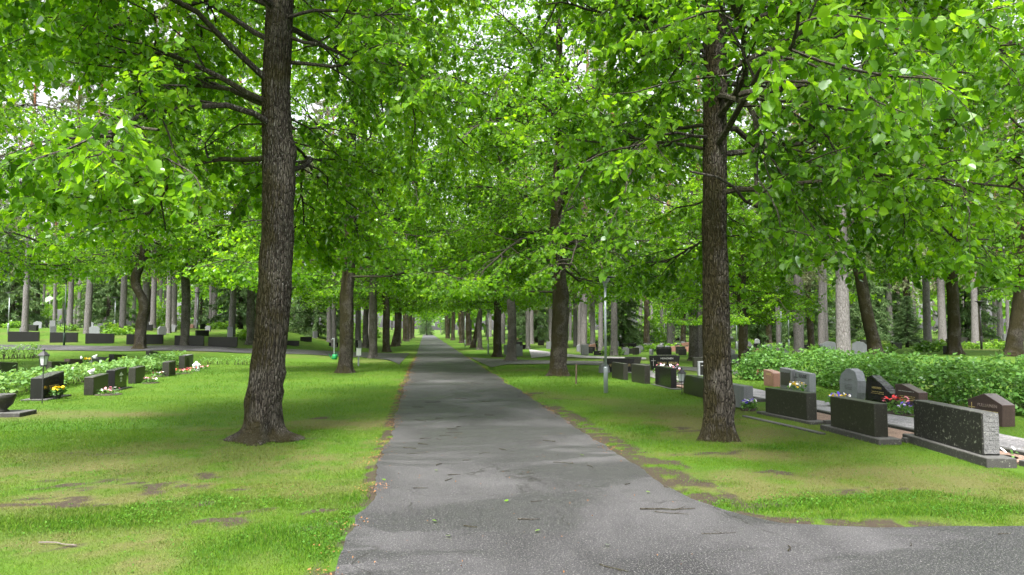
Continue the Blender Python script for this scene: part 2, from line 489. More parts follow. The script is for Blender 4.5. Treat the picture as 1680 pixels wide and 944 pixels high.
def mat_pine_bark():
    m, nt, out = new_mat('pine bark'); n = N(nt)
    o = n.objco()
    vor = n.voro(n.scale(o, (9, 9, 3)), 1.6, 'DISTANCE_TO_EDGE'); ns = n.noise(n.scale(o, (8, 8, 2.5)), 2, 5, .65)
    ns2 = n.noise(n.scale(o, (14, 14, 4)), 3, 4, .75)
    grey = n.mix(n.ramp(ns2, [(.3, 0), (.7, 1)]), (.06, .056, .056), (.235, .222, .218)); org = n.mix(n.ramp(ns2, [(.3, 0), (.7, 1)]), (.15, .065, .03), (.34, .165, .085))
    sep = n.node('ShaderNodeSeparateXYZ'); n.link(o, sep.inputs[0])
    oi = n.node('ShaderNodeObjectInfo').outputs['Random']
    hz = n.math('SUBTRACT', n.math('ADD', sep.outputs[2], n.math('MULTIPLY', ns, 2.5)), n.math('ADD', n.math('MULTIPLY', oi, 7), 4.5))
    c = n.mix(n.ramp(n.math('MULTIPLY', hz, .25), [(0, 0), (1, 1)]), grey, org)
    c = n.mix(n.ramp(vor, [(0, .7), (.1, 0)]), c, (.06, .05, .045))
    n.principled(out, c, .92, n.bump(n.math('ADD', ns, vor), .8, .03), spec=.1)
    return m
M['pine'] = mat_pine_bark()
M['needle'] = mat_leaf('pine needles', (.10, .125, .06), (.16, .19, .10), (.25, .26, .15), trans=.25, gloss=.02, tint=1.0)
M['needle_dark'] = mat_leaf('spruce needles', (.045, .09, .035), (.085, .15, .055), (.15, .22, .09), trans=.2, gloss=.02, tint=1.0)
M['dead'] = simple('dead grey twigs', (.14, .12, .105), .95)
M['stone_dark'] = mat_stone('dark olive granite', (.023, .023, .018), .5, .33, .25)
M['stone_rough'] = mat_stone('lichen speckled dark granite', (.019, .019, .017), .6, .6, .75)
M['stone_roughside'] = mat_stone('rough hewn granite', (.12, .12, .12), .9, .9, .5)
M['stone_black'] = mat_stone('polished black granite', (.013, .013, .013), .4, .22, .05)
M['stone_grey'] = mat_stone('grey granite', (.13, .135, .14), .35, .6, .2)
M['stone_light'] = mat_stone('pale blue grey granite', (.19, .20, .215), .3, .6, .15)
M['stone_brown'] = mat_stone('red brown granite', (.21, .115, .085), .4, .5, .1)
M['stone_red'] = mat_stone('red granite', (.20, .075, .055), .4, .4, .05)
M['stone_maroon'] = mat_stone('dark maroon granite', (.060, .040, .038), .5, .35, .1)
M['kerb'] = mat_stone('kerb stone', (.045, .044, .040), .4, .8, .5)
M['gold'] = simple('gilded lettering', (.52, .40, .16), .45, .3)
M['silver'] = simple('grey lettering', (.40, .40, .38), .5)
M['letter_worn'] = simple('worn reddish grey lettering', (.22, .17, .15), .6)
M['letter_dark'] = simple('dark lettering', (.02, .02, .02), .6)
M['steel'] = simple('galvanised steel', (.33, .36, .38), .45, .5, var=.15, scale=12)
M['pole_green'] = simple('dark green painted pole', (.025, .045, .035), .5)
M['dark_metal'] = simple('dark painted metal', (.022, .022, .024), .5)
M['white'] = simple('white paint', (.75, .76, .75), .5, var=.08)
M['glass'] = simple('milky lantern glass', (.45, .48, .48), .2, var=.1)
M['green_plastic'] = simple('green plastic', (.01, .19, .06), .4, var=.1)
M['wood'] = simple('weathered wood', (.09, .065, .045), .9)
M['bin'] = simple('dark bin plastic', (.025, .027, .032), .5)
M['soil'] = simple('grave soil', (.05, .038, .03), .95, var=.5, scale=40, bump=.8)
for nm, c in dict(yellow=(.75, .52, .01), red=(.62, .03, .03), pink=(.68, .22, .28), white=(.8, .78, .78), violet=(.12, .06, .55), lilac=(.55, .45, .68), orange=(.75, .25, .02)).items():
    M['petal_' + nm] = simple(nm + ' petals', c, .6, var=.25, scale=30, bump=0)

# ------------------------------------------------------------------ ground sheet, roads, paths
def axis(segs):
    out = [segs[0][0]]
    for a, b, st in segs:
        n = max(1, int(round((b - a) / st)))
        out += list(np.linspace(a, b, n + 1)[1:])
    return np.array(out)
gx = axis([(-900, -300, 100), (-300, -100, 20), (-100, -40, 3), (-40, -13, .6), (-13, -6, .22), (-6, 8, .11), (8, 26, .3), (26, 60, 1), (60, 120, 4), (120, 300, 20), (300, 900, 100)])
gy = axis([(-60, -4, 8), (-4, 3, .5), (3, 12, .11), (12, 24, .2), (24, 62, .5), (62, 130, 2), (130, 400, 20), (400, 1500, 100)])
XX, YY = np.meshgrid(gx, gy)
ZZ = Z(XX, YY) + .018 * (fbm(XX * .9, YY * .9) - .5) * S(.2, 1.0, np.abs(XX - 1) - 1.5)
gv = np.stack([XX.ravel(), YY.ravel(), ZZ.ravel()], 1)
nx, ny = len(gx), len(gy)
ii = (np.arange(ny - 1)[:, None] * nx + np.arange(nx - 1)[None]).ravel()
gl = np.stack([ii, ii + 1, ii + nx + 1, ii + nx], 1).ravel()
gme = fast_mesh('ground', gv, gl, 4)
def set_masks(me, v):
    dry, soil, lush = masks(v[:, 0], v[:, 1])
    at = me.attributes.new('mask', 'FLOAT_COLOR', 'POINT')
    at.data.foreach_set('color', np.stack([dry, soil, lush, np.ones_like(dry)], 1).astype(np.float32).ravel())
set_masks(gme, gv)
ground = obj('ground', gme, M['ground'], smooth=True)
tag(ground, 'grass lawn under the trees with worn straw coloured and bare earth patches', kind='structure')

def strip(name, A, B, mat, dz, label, nacross=1):
    n = len(A); v = []
    for a, b in zip(A, B):
        for k in range(nacross + 1):
            t = k / nacross
            x = a[0] * (1 - t) + b[0] * t; y = a[1] * (1 - t) + b[1] * t
            v.append((x, y, zf(x, y) + dz))
    w = nacross + 1
    f = [[i * w + k, i * w + k + 1, (i + 1) * w + k + 1, (i + 1) * w + k] for i in range(n - 1) for k in range(nacross)]
    me = mesh_from(name, v, f)
    me.update()
    bm = bmesh.new(); bm.from_mesh(me)
    for fc in bm.faces:
        if fc.normal.z < 0: fc.normal_flip()
    bm.to_mesh(me); bm.free()
    o = obj(name, me, mat); tag(o, label, kind='structure'); return o
ys = np.concatenate([np.arange(-8, 24, .07), np.arange(24, 60, .25), np.arange(60, 420, 4)])
RL, RR = -.52, 2.45
def edge_noise(y, k): return .10 * (fbm(y * .55 + 13 * k, y * 0 + k) - .5) * 2 + .10 * (fbm(y * 4 + 7 * k, y * 0 + 3 * k) - .5)
le = RL + edge_noise(ys, 1); re = np.where(ys > 7.2, RR + edge_noise(ys, 2), RR)
strip('road', list(zip(le, ys)), list(zip(re, ys)), M['asphalt'], .012, 'straight worn grey asphalt path running down the avenue')
bx = np.array([2.45, 2.5, 2.67, 2.93, 3.6, 4.93, 8, 14, 45]); by = np.array([7.4, 6.75, 6.2, 5.8, 5.62, 5.5, 5.35, 5.2, 4.5])
xs = np.concatenate([np.arange(2.45, 12, .05), np.arange(12, 45, 1)])
ye = np.interp(xs, bx, by) + .05 * (fbm(xs * 3, xs * 0 + 5) - .5) + .08 * (fbm(xs * .8, xs * 0 + 9) - .5) * S(2.6, 3.2, xs)
strip('side_road', list(zip(xs, xs * 0 - 8)), list(zip(xs, ye)), M['asphalt'], .012, 'asphalt side path turning off to the right in the foreground')
def poly(pts, n):
    w = [G(*p) if len(p) == 2 else p[:2] for p in pts]
    a = np.array(w); s = np.concatenate([[0], np.cumsum(np.hypot(*np.diff(a, axis=0).T))])
    t = np.linspace(0, s[-1], n)
    return list(zip(np.interp(t, s, a[:, 0]), np.interp(t, s, a[:, 1])))
ln = poly([(-60, 575), (50, 575), (200, 577.5), (400, 580.5), (520, 583), (600, 587), (640, 592), (655, 599)], 60)
lf = poly([(-60, 566), (50, 567), (200, 569), (400, 573), (520, 576), (600, 579), (650, 580.5), (672, 580)], 60)
strip('cross_path_west', ln, lf, M['asphalt'], .03, 'narrow asphalt cross path leading left past the dark stones', 4)
rn = poly([(806, 604), (830, 599), (900, 598.5), (1000, 600.5), (1130, 609), (1220, 617)], 40)
rf = poly([(770, 587), (800, 589.5), (880, 592), (1000, 594), (1140, 604), (1230, 611)], 40)
strip('cross_path_east', rn, rf, M['asphalt'], .03, 'narrow asphalt cross path leading right behind the graves', 4)
gyv = np.arange(5.6, 28, .25)
strip('gravel_path', [(7.55 + .06 * math.sin(y * 2.1), y) for y in gyv], [(8.75 + .07 * math.sin(y * 1.7 + 1), y) for y in gyv], M['gravel'], .014, 'pale grey gravel path between the two rows of graves')
rn2 = poly([(872, 588.5), (905, 585), (960, 588.5), (1060, 591)], 16)
rf2 = poly([(868, 574), (900, 578), (960, 585), (1060, 588)], 16)
strip('far_gravel_path', rn2, rf2, M['gravel'], .035, 'pale path winding between far graves on the right', 3)

# ------------------------------------------------------------------ trees
def unit(v): return v / (np.linalg.norm(v) + 1e-9)
LEAF8 = np.array([(0, 0), (-.07, .26), (.16, .47), (.55, .40), (1.0, 0), (.55, -.40), (.16, -.47), (-.07, -.26)])
LEAF8_F = [(0, 4, 3, 2, 1), (0, 7, 6, 5, 4)]
LEAF4 = np.array([(0, 0), (.35, .46), (1.0, 0), (.35, -.46)])

def leaves_mesh(name, P, Dv, size, hi, r, droop=.55, flat=.6, spread=.95):
    n = len(P)
    rv = r.normal(size=(n, 3)); rv[:, 2] *= .35
    rv /= np.linalg.norm(rv, axis=1)[:, None]
    a = Dv * .4 + rv * spread + np.array([0, 0, -1.0]) * (droop + .3 * r.normal(size=(n, 1)))
    a /= np.linalg.norm(a, axis=1)[:, None]
    n0 = np.array([0, 0, 1.0]) + flat * r.normal(size=(n, 3))
    nn = n0 - (n0 * a).sum(1)[:, None] * a
    nn /= np.linalg.norm(nn, axis=1)[:, None] + 1e-6
    b = np.cross(nn, a)
    L = size * np.clip(r.normal(1, .3, n), .4, 1.75)
    base = P + a * (.3 * L)[:, None]
    sh = LEAF8 if hi else LEAF4
    k = len(sh)
    fold = r.uniform(.02, .32, n); curl = r.uniform(-.05, .3, n)
    V = np.zeros((n, k, 3))
    for i, (u, v) in enumerate(sh):
        V[:, i] = base + a * (u * L)[:, None] + b * (v * L)[:, None] + nn * ((abs(v) * fold - u * u * curl) * L)[:, None]
    idx = np.arange(n)[:, None] * k
    if hi:
        loops = np.concatenate([idx + np.array(LEAF8_F[0]), idx + np.array(LEAF8_F[1])], 1).ravel()
        me = fast_mesh(name, V.reshape(-1, 3), loops, 5)
    else:
        loops = np.concatenate([idx + np.array((0, 2, 1)), idx + np.array((0, 3, 2))], 1).ravel()
        me = fast_mesh(name, V.reshape(-1, 3), loops, 3)
    at = me.attributes.new('rnd', 'FLOAT', 'POINT')
    at.data.foreach_set('value', np.repeat(np.clip(r.beta(2, 2.6, n), 0, 1), k).astype(np.float32))
    return me

def grow(p, d, L, n, droop, jit, r, floor=None):
    pts = [np.array(p, float)]; d = unit(np.array(d, float))
    for i in range(n):
        d = unit(d + jit * r.normal(size=3) + np.array([0, 0, -droop]))
        if floor is not None and pts[-1][2] + d[2] * L / n < floor:
            d = unit(np.array([d[0], d[1], .04 * r.normal()]))
        pts.append(pts[-1] + d * (L / n))
    return pts

def along(pts, t):
    x = t * (len(pts) - 1); i = min(int(x), len(pts) - 2); f = x - i
    return pts[i] * (1 - f) + pts[i + 1] * f, unit(pts[i + 1] - pts[i])

def trunk_mesh(name, path, r0, H, seed, segs=40, rings=110, flare=.6, taper=.72, knob=.03, lumps=(), tp=1.9):
    r = np.random.default_rng(seed)
    zs = np.concatenate([np.linspace(-.15, .6, rings // 4), np.linspace(.6, H, rings - rings // 4 + 1)[1:]])
    pz = np.array([q[0] for q in path]); pxx = np.array([q[1] for q in path]); pyy = np.array([q[2] for q in path])
    def sm(z, arr):
        ks = np.linspace(-.5, .5, 7)
        return sum(np.interp(z + k * .5, pz, arr) for k in ks) / 7
    ph = r.uniform(0, 6.28, 12)
    th = np.linspace(0, 2 * np.pi, segs, endpoint=False)
    V = []
    for z in zs:
        base = r0 * (1 - taper * np.clip(z / H, 0, 1) ** tp - .06 * min(1, max(z, 0) / 3))
        fl = flare * r0 * math.exp(-max(z, 0) / .17) * (1 + .55 * np.sin(3 * th + ph[0]) + .45 * np.sin(5 * th + ph[1]) + .3 * np.sin(8 * th + ph[7])) * .8
        lump = knob * (np.sin(2 * th + ph[2] + z * 1.3) + np.sin(3 * th + ph[3] - z * 2.1) + .7 * np.sin(th + ph[4] + z * 4.3) + .5 * np.sin(4 * th + ph[5] + 7 * z))
        ridge = .018 * r0 / .3 * np.abs(np.sin(11 * th + 1.2 * np.sin(z * 3 + ph[6]) + ph[8] + .4 * z)) + .010 * np.sin(23 * th + 2 * np.sin(z * 5 + ph[9]))
        rad = base * (1 + lump) + np.clip(fl, -.02, 9) + ridge
        for (lz, la, lr, ls) in lumps:
            rad = rad + lr * math.exp(-((z - lz) / ls) ** 2) * np.exp(-((np.angle(np.exp(1j * (th - la)))) / .55) ** 2)
        cx, cyy = sm(z, pxx), sm(z, pyy)
        V.append(np.stack([cx + rad * np.cos(th), cyy + rad * np.sin(th), np.full(segs, z)], 1))
    V = np.concatenate(V)
    nr = len(zs)
    i = (np.arange(nr - 1)[:, None] * segs + np.arange(segs)[None]); j = (np.arange(nr - 1)[:, None] * segs + (np.arange(segs)[None] + 1) % segs)
    loops = np.stack([i, j, j + segs, i + segs], 2).ravel()
    me = fast_mesh(name, V, loops, 4)
    return me, (lambda z: np.array([sm(z, pxx), sm(z, pyy), z])), (lambda z: r0 * (1 - taper * np.clip(z / H, 0, 1) ** tp))

def lime_meshes(seed, H=14, r0=.3, path=((0, 0, 0), (14, 0, 0)), limbs=(), n_limbs=22, z0=3.4, Lmax=5.2, leaf=.10, hi=False, sub_sp=.34, twig_sp=.16, leaf_sp=.06,
                segs=40, rings=110, block=None, cap=None, clear=None, lowdroop=.075, zmin=2.7, lumps=(), knob=.03, twig_tubes=True, flare=.6, crown_top=1.0):
    r = np.random.default_rng(seed)
    def hidden(p):
        if clear is None or p[2] > clear[2]: return False
        q = p[0] * math.cos(clear[0]) + p[1] * math.sin(clear[0]); w = abs(-p[0] * math.sin(clear[0]) + p[1] * math.cos(clear[0]))
        return q > -.2 and w < clear[1]
    tme, cpos, crad = trunk_mesh('trunk', path, r0, H, seed, segs, rings, lumps=lumps, knob=knob, flare=flare)
    br = MB(); P = []; Dv = []
    specs = []
    for L_ in limbs: specs.append(L_)
    ga = r.uniform(0, 6.28)
    for k in range(n_limbs):
        f = (k + .5) / n_limbs
        z = z0 + (H * .92 - z0) * f ** 1.15
        az = ga + k * 2.39996 + r.normal() * .25
        h = (z - z0) / (H - z0)
        L = Lmax * (.82 + .3 * math.sin(math.pi * min(1, h * 1.15 + .15))) * (1 - .65 * max(0, h - .6) / .4) * r.uniform(.85, 1.1)
        el = R(16 + 45 * h + r.normal() * 7)
        if block and z < block[2]:
            da = (az - block[0] + math.pi) % (2 * math.pi) - math.pi
            if abs(da) < block[1]:
                az = block[0] + math.copysign(block[1] + .15, da)
        if cap and z < cap[3]:
            da = (az - cap[0] + math.pi) % (2 * math.pi) - math.pi
            if abs(da) < cap[1]: L = min(L, cap[2] * r.uniform(.7, 1.1))
        specs.append((z, az, el, L, lowdroop * (1 - .6 * h)))
    for (z, az, el, L, dr) in specs:
        c = cpos(z); d = np.array([math.cos(az) * math.cos(el), math.sin(az) * math.cos(el), math.sin(el)])
        n = 12
        pts = grow(c, d, L, n, dr, .17, r, zmin + .3)
        rl = max(.016, min(.046, .0072 * L + crad(z) * .045))
        br.tube(pts, [rl * (1 - .9 * (i / n) ** .7) + .008 for i in range(n + 1)], 7, cap=False)
        m = max(3, int(L / sub_sp)); side = 1
        for i in range(m):
            t = .16 + .84 * (i + r.uniform(0, .8)) / m
            p, dd = along(pts, min(t, .999)); side = -side
            ang = side * R(r.uniform(32, 75))
            ca, sa = math.cos(ang), math.sin(ang)
            d2 = unit(np.array([dd[0] * ca - dd[1] * sa, dd[0] * sa + dd[1] * ca, dd[2] * .6 + r.normal() * .28 + .06]))
            l2 = (.7 + .3 * L * (1 - t) + .35) * r.uniform(.7, 1.15)
            q = grow(p, d2, l2, 5, .09, .2, r, zmin)
            if hidden(q[-1]) or hidden(q[2]): continue
            r2 = .007 + .010 * (l2 / 2)
            br.tube(q, [r2 * (1 - .75 * k / 5) + .002 for k in range(6)], 4, cap=False)
            tw = max(2, int(l2 / twig_sp))
            for k in range(tw):
                tt = .12 + .88 * (k + r.uniform(0, .9)) / tw
                p3, d3 = along(q, min(tt, .999))
                a3 = R(r.uniform(25, 80)) * (1 if k % 2 else -1)
                ca, sa = math.cos(a3), math.sin(a3)
                d4 = unit(np.array([d3[0] * ca - d3[1] * sa, d3[0] * sa + d3[1] * ca, d3[2] + r.normal() * .35 - .12]))
                l3 = r.uniform(.28, .75)
                w = grow(p3, d4, l3, 3, .16, .18, r, zmin - .3)
                if hidden(w[-1]) or hidden(w[0]): continue
                if twig_tubes: br.tube(w, [.004, .0035, .003, .002], 3, cap=False)
                cnt = max(2, int(l3 / leaf_sp))
                for u in np.linspace(.12, 1, cnt):
                    pp, dl = along(w, min(u, .999)); P.append(pp); Dv.append(dl)
    cme = leaves_mesh('crown', np.array(P), np.array(Dv), leaf, hi, r)
    return tme, br.mesh('branches'), cme, len(P)

_lr = random.Random(99)
def lime(label, loc, rz, meshes, bark='bark', group=None, leaf='leaf', scale=1.0, name='lime_tree', cat='tree'):
    root = thing(name, label, cat, loc, rz, group)
    root.scale = (scale, scale, scale * (1 if meshes[3] > 60000 else _lr.uniform(.86, 1.12)))
    t, b, c = meshes[:3]
    ot = obj('trunk', t, M[bark], root, True)
    obj('branches', b, M['branch'], root)
    obj('crown', c, M[leaf], root)
    return root

ORD = ['nearest', 'second', 'third', 'fourth', 'fifth', 'sixth', 'seventh', 'eighth', 'ninth', 'tenth']
# --- the two nearest limes
x, y = G(428, 722)
toc = math.atan2(-y, -x)
ml = lime_meshes(11, 14.5, .232, [(-.2, 0, 0), (0, 0, 0), (.73, .06, 0), (1.96, .15, 0), (3.7, .19, .02), (4.6, .14, 0), (5.5, .115, 0), (7, .16, .05), (9, .2, .2), (14.5, .3, .2)],
                 limbs=[(4.9, R(182), R(6), 4.2, .02), (4.95, R(200), R(12), 4.8, .07), (5.6, R(8), R(8), 2.6, .03), (5.9, R(160), R(30), 4.5, .05), (4.6, R(228), R(14), 5.2, .085), (5.2, R(222), R(20), 5.8, .08),
                        (4.2, R(130), R(15), 4.5, .08), (4.0, R(60), R(20), 4.2, .08), (5.0, R(95), R(20), 4.5, .06), (6.2, R(318), R(20), 2.4, .06), (6.4, R(240), R(25), 6, .07), (6.0, R(352), R(18), 2.4, .05)],
                 zmin=3.05, n_limbs=22, z0=6.1, Lmax=5.4, leaf=.076, hi=True, sub_sp=.28, twig_sp=.115, leaf_sp=.038, block=(toc, R(40), 9.0), clear=(toc, .55, 6.6), cap=(R(350), R(60), 2.6, 8.5), segs=64, rings=200,
                 lumps=[(4.25, -.1, .07, .16), (3.9, -.2, .03, .3), (.95, 0.0, .05, .10), (.68, -.1, .035, .08), (.55, 3.3, .05, .16), (2.6, 2.9, .02, .2), (.02, -.25, .22, .07), (.03, 3.35, .16, .08), (.02, 4.6, .05, .08), (.02, 5.4, .06, .06), (.02, 2.2, .12, .1), (.02, 1.1, .14, .08)], flare=.75)
lime('nearest avenue lime left of the path, thick dark mossy trunk with lumpy swelling', (x, y, 0), 0, ml)
x, y = G(1180, 722)
toc = math.atan2(-y, -x)
mr = lime_meshes(23, 14, .186, [(-.2, 0, 0), (0, 0, 0), (1.5, -.02, 0), (3, -.02, 0), (5, .02, 0), (8, .1, .1), (14, .2, .2)],
                 limbs=[(4.3, R(262), R(20), 5.6, .06), (4.7, R(285), R(24), 6.0, .06), (4.3, R(150), R(25), 2.4, .06), (4.4, R(190), R(22), 2.2, .05), (3.6, R(322), R(12), 4.0, .085), (4.2, R(345), R(18), 5.0, .08), (4.6, R(10), R(20), 5, .07),
                        (3.9, R(60), R(20), 4.4, .09), (5.0, R(305), R(22), 5.8, .075), (4.6, R(120), R(20), 3.0, .07), (5.2, R(212), R(28), 3.0, .05), (5.4, R(330), R(25), 6.0, .07), (5.6, R(160), R(28), 2.8, .05)],
                 zmin=2.5, n_limbs=24, z0=5.0, Lmax=5.4, leaf=.076, hi=True, sub_sp=.28, twig_sp=.115, leaf_sp=.038, block=(toc, R(26), 7.0), clear=(toc, .40, 4.6), cap=(R(190), R(62), 2.6, 8.5), segs=56, rings=180,
                 lumps=[(.55, -.4, .05, .2), (4.1, 1.0, .1, .35)], flare=.5)
lime('nearest avenue lime right of the path, straight flecked trunk beside the grave backs', (x, y, 0), 0, mr)
print('leaves near', ml[3], mr[3])

# --- middle variants
v1 = lime_meshes(31, 15.5, .25, [(-.2, 0, 0), (0, 0, 0), (1.5, .05, 0), (3, .02, .02), (5, .16, 0), (9, .1, .1), (14, .3, .2)], n_limbs=32, z0=3.6, Lmax=5.7, leaf=.118, sub_sp=.33, twig_sp=.15, leaf_sp=.06, segs=32, rings=90, clear=(R(-82), .5, 6.0), zmin=3.5, limbs=[(4.2, R(190), R(5), 3.6, .04), (8.5, R(0), R(32), 6.2, .03), (10.5, R(-15), R(40), 6, .03), (9.8, R(25), R(38), 6.2, .03), (12, R(10), R(45), 5.5, .03)])
v2 = lime_meshes(37, 15, .27, [(-.2, 0, 0), (0, 0, 0), (1.2, .02, 0), (2.6, .08, 0), (3.3, .06, .02), (5, -.05, 0), (9, .1, -.1), (13.5, .1, .2)], clear=(R(-92), .5, 4.6), zmin=3.2, limbs=[(3.2, R(178), R(42), 4.4, .05), (4.4, R(352), R(30), 4.5, .05), (4.6, R(60), R(25), 4.6, .06), (8.8, R(178), R(34), 6.2, .03), (10.8, R(195), R(40), 6, .03), (9.8, R(160), R(38), 6.2, .03), (12, R(185), R(45), 5.5, .03)],
                 n_limbs=32, z0=3.8, Lmax=5.7, leaf=.118, sub_sp=.33, twig_sp=.15, leaf_sp=.06, segs=32, rings=90, lumps=[(3.1, 0, .1, .3)], flare=.5)
v3 = lime_meshes(41, 14.5, .23, [(-.2, 0, 0), (0, 0, 0), (2, -.05, 0), (4, .02, .05), (8, .2, 0), (13, .2, .2)], n_limbs=30, z0=4.5, Lmax=5.3, leaf=.125, sub_sp=.35, twig_sp=.16, leaf_sp=.065, segs=24, rings=70, zmin=4.0)
v4 = lime_meshes(43, 12.5, .27, [(-.2, 0, 0), (0, 0, 0), (1.4, 0, 0), (2.1, .16, 0), (2.7, .08, .02), (3.4, -.36, .05), (4.0, -.36, .05), (4.9, .02, .1), (8, .2, 0), (12.5, .3, .2)], n_limbs=26, z0=5.0, Lmax=4.9, leaf=.125, sub_sp=.35, twig_sp=.16, leaf_sp=.065, segs=28, rings=90, clear=(R(-65), .7, 5.2), zmin=4.3)
v5 = lime_meshes(47, 12, .25, [(-.2, 0, 0), (0, 0, 0), (2, .42, 0), (4, .78, .05), (6, 1.1, 0), (12, 1.5, .2)], n_limbs=26, z0=4.5, Lmax=4.8, leaf=.17, sub_sp=.5, twig_sp=.24, leaf_sp=.10, segs=24, rings=60, zmin=4.0)
far1 = lime_meshes(53, 14, .30, [(-.2, 0, 0), (0, 0, 0), (4, .1, 0), (14, .3, 0)], n_limbs=26, z0=4.8, Lmax=5.2, leaf=.26, sub_sp=.5, twig_sp=.28, leaf_sp=.14, segs=14, rings=30, twig_tubes=False, zmin=4.4)
far2 = lime_meshes(59, 13, .28, [(-.2, 0, 0), (0, 0, 0), (3, -.15, .1), (13, .1, .3)], n_limbs=24, z0=4.6, Lmax=5.0, leaf=.26, sub_sp=.5, twig_sp=.28, leaf_sp=.14, segs=14, rings=30, twig_tubes=False, zmin=4.4)
print('leaves', v1[3], v2[3], v3[3], v4[3], far1[3])

def at(px, py): 
    x, y = G(px, py); return (x, y, zf(x, y))
def atd(px, d):
    x, y = D(px, d); return (x, y, zf(x, y))
lime('second lime in the left avenue row, brown trunk with a small pale scar', at(566, 612), 0, v1)
lime('second lime in the right avenue row, dark forked trunk near the grey lamp', at(916, 617), 0, v2)
lime('third lime in the left avenue row, pale flecked trunk', at(612, 588), R(80), v3, 'bark_grey')
lime('fourth lime in the left avenue row, dark trunk half behind the pale one', at(634, 578), R(200), v1)
lime('fifth lime in the left avenue row, slim trunk leaning right', at(645, 569), R(10), v5, scale=.9)
lime('third lime in the right avenue row, stout trunk by the cross path', at(839, 593), R(140), v3)
lime('fourth lime in the right avenue row, dark straight trunk left of the stout one', at(816, 586), R(250), v1, scale=.9)
lime('fifth lime in the right avenue row, slim dark trunk', at(787, 574), R(300), v3, scale=.85)
lime('slanting dark lime trunk in the right avenue row leaning against its neighbour', at(776, 571), R(5), v5, scale=.85)
k = 0
for yv in np.arange(74, 150, 11.5):
    for xv, nm in ((-2.5, 'left'), (4.4, 'right')):
        k += 1
        lime('lime tree far down the avenue among the distant trunks of the %s row' % nm, (xv + random.uniform(-.5, .5), yv + random.uniform(-2, 2), 0), random.uniform(0, 6.28), far1 if k % 2 else far2, group='far avenue limes, %s row' % nm, scale=random.uniform(.85, 1.05))
# --- other broadleaved trees off the avenue
lime('broadleaved tree with an S bent dark trunk beside the left cross path', at(230, 573), 0, v4, scale=.95)
lime('straight dark lime in front of the dark stones beyond the left cross path', at(303, 567), R(120), v3, scale=1.0)
lime('lime tree at the left edge with dense low branches', atd(-60, 26), R(60), v3, scale=.95)
lime('dark trunk half hidden behind the nearest left lime', at(411, 566), R(60), v3, scale=1.0)
lime('flecked grey lime on the cross path left of the nearest right trunk', at(1138, 592), R(220), v3, 'bark_grey', scale=1.0)
lime('lime with flared base behind the red gravestone', at(1219, 600), R(20), v2, scale=.72)
lime('curved leaning lime behind the hedge, right of the big pine', atd(1436, 30), R(185), v5, scale=1.0)
lime('upright flecked lime behind the hedge near the right edge', atd(1564, 30), R(40), v1, 'bark_grey', scale=.9)
lime('black slanting lime trunk at the right edge behind the hedge', atd(1658, 28), R(5), v5, scale=1.05)
lime('lime standing left of the third lime behind a dark upright stone', at(600, 571), R(330), v3, 'bark_grey', scale=1.0)
far_px = [(-40, 75), (60, 62), (150, 85), (250, 66), (345, 80), (455, 90), (505, 70), (880, 85), (925, 62), (985, 90), (1060, 62), (1120, 75), (1190, 58), (1260, 70), (1330, 52), (1490, 60), (1605, 55), (1700, 62)]
for i, (px, d) in enumerate(far_px):
    lime('green broadleaved tree among the pines far behind the graves', atd(px, d), random.uniform(0, 6), far1 if i % 2 else far2, group='distant broadleaved trees', scale=random.uniform(.75, 1.0))

# --- pines
def pine_meshes(seed, H=22, r0=.26, z0=9.5, lean=.4, dead=12):
    r = np.random.default_rng(seed)
    tme, cpos, crad = trunk_mesh('trunk', [(-.2, 0, 0), (0, 0, 0), (H * .5, lean * .5, 0), (H, lean, lean * .4)], r0, H, seed, 20, 50, flare=.22, taper=.78, knob=.012, tp=1.2)
    br = MB(); tips = []
    for k in range(46):
        z = z0 + (H - z0) * (k / 46) ** .9
        az = k * 2.4 + r.normal() * .3; h = (z - z0) / (H - z0)
        L = (2.9 * (1 - h) ** .6 + .5) * r.uniform(.7, 1.2); el = R(-5 + 40 * h + r.normal() * 10)
        pts = grow(cpos(z), (math.cos(az) * math.cos(el), math.sin(az) * math.cos(el), math.sin(el)), L, 5, .02, .16, r)
        br.tube(pts, [.035 * (1 - .8 * i / 5) + .006 for i in range(6)], 5, cap=False)
        for i in range(6):
            p, d = along(pts, .35 + .64 * i / 6)
            q = grow(p, unit(d + r.normal(size=3) * .6), .8, 3, 0, .25, r)
            br.tube(q, [.01, .008, .006, .004], 3, cap=False)
            for u in np.linspace(.2, .99, 6): tips.append(along(q, u))
    for k in range(dead):
        z = r.uniform(4.0, z0); az = r.uniform(0, 6.28)
        pts = grow(cpos(z), (math.cos(az), math.sin(az), r.uniform(-.35, .2)), r.uniform(.8, 3.4), 6, .05, .22, r)
        br.tube(pts, [.022 * (1 - .8 * i / 6) + .004 for i in range(7)], 4, cap=False)
        for j in range(5):
            p, d = along(pts, r.uniform(.3, .98)); q = grow(p, unit(d + r.normal(size=3) * .7), r.uniform(.4, 1.0), 3, .05, .25, r)
            br.tube(q, [.007, .006, .004, .003], 3, cap=False)
            if k % 2 == 0:
                for u in np.linspace(.3, .99, 5): tips.append(along(q, u))
    P = np.array([t[0] for t in tips]); Dd = np.array([t[1] for t in tips])
    return tme, br.mesh('branches'), needles('crown', P, Dd, 12, .17, .022, r)
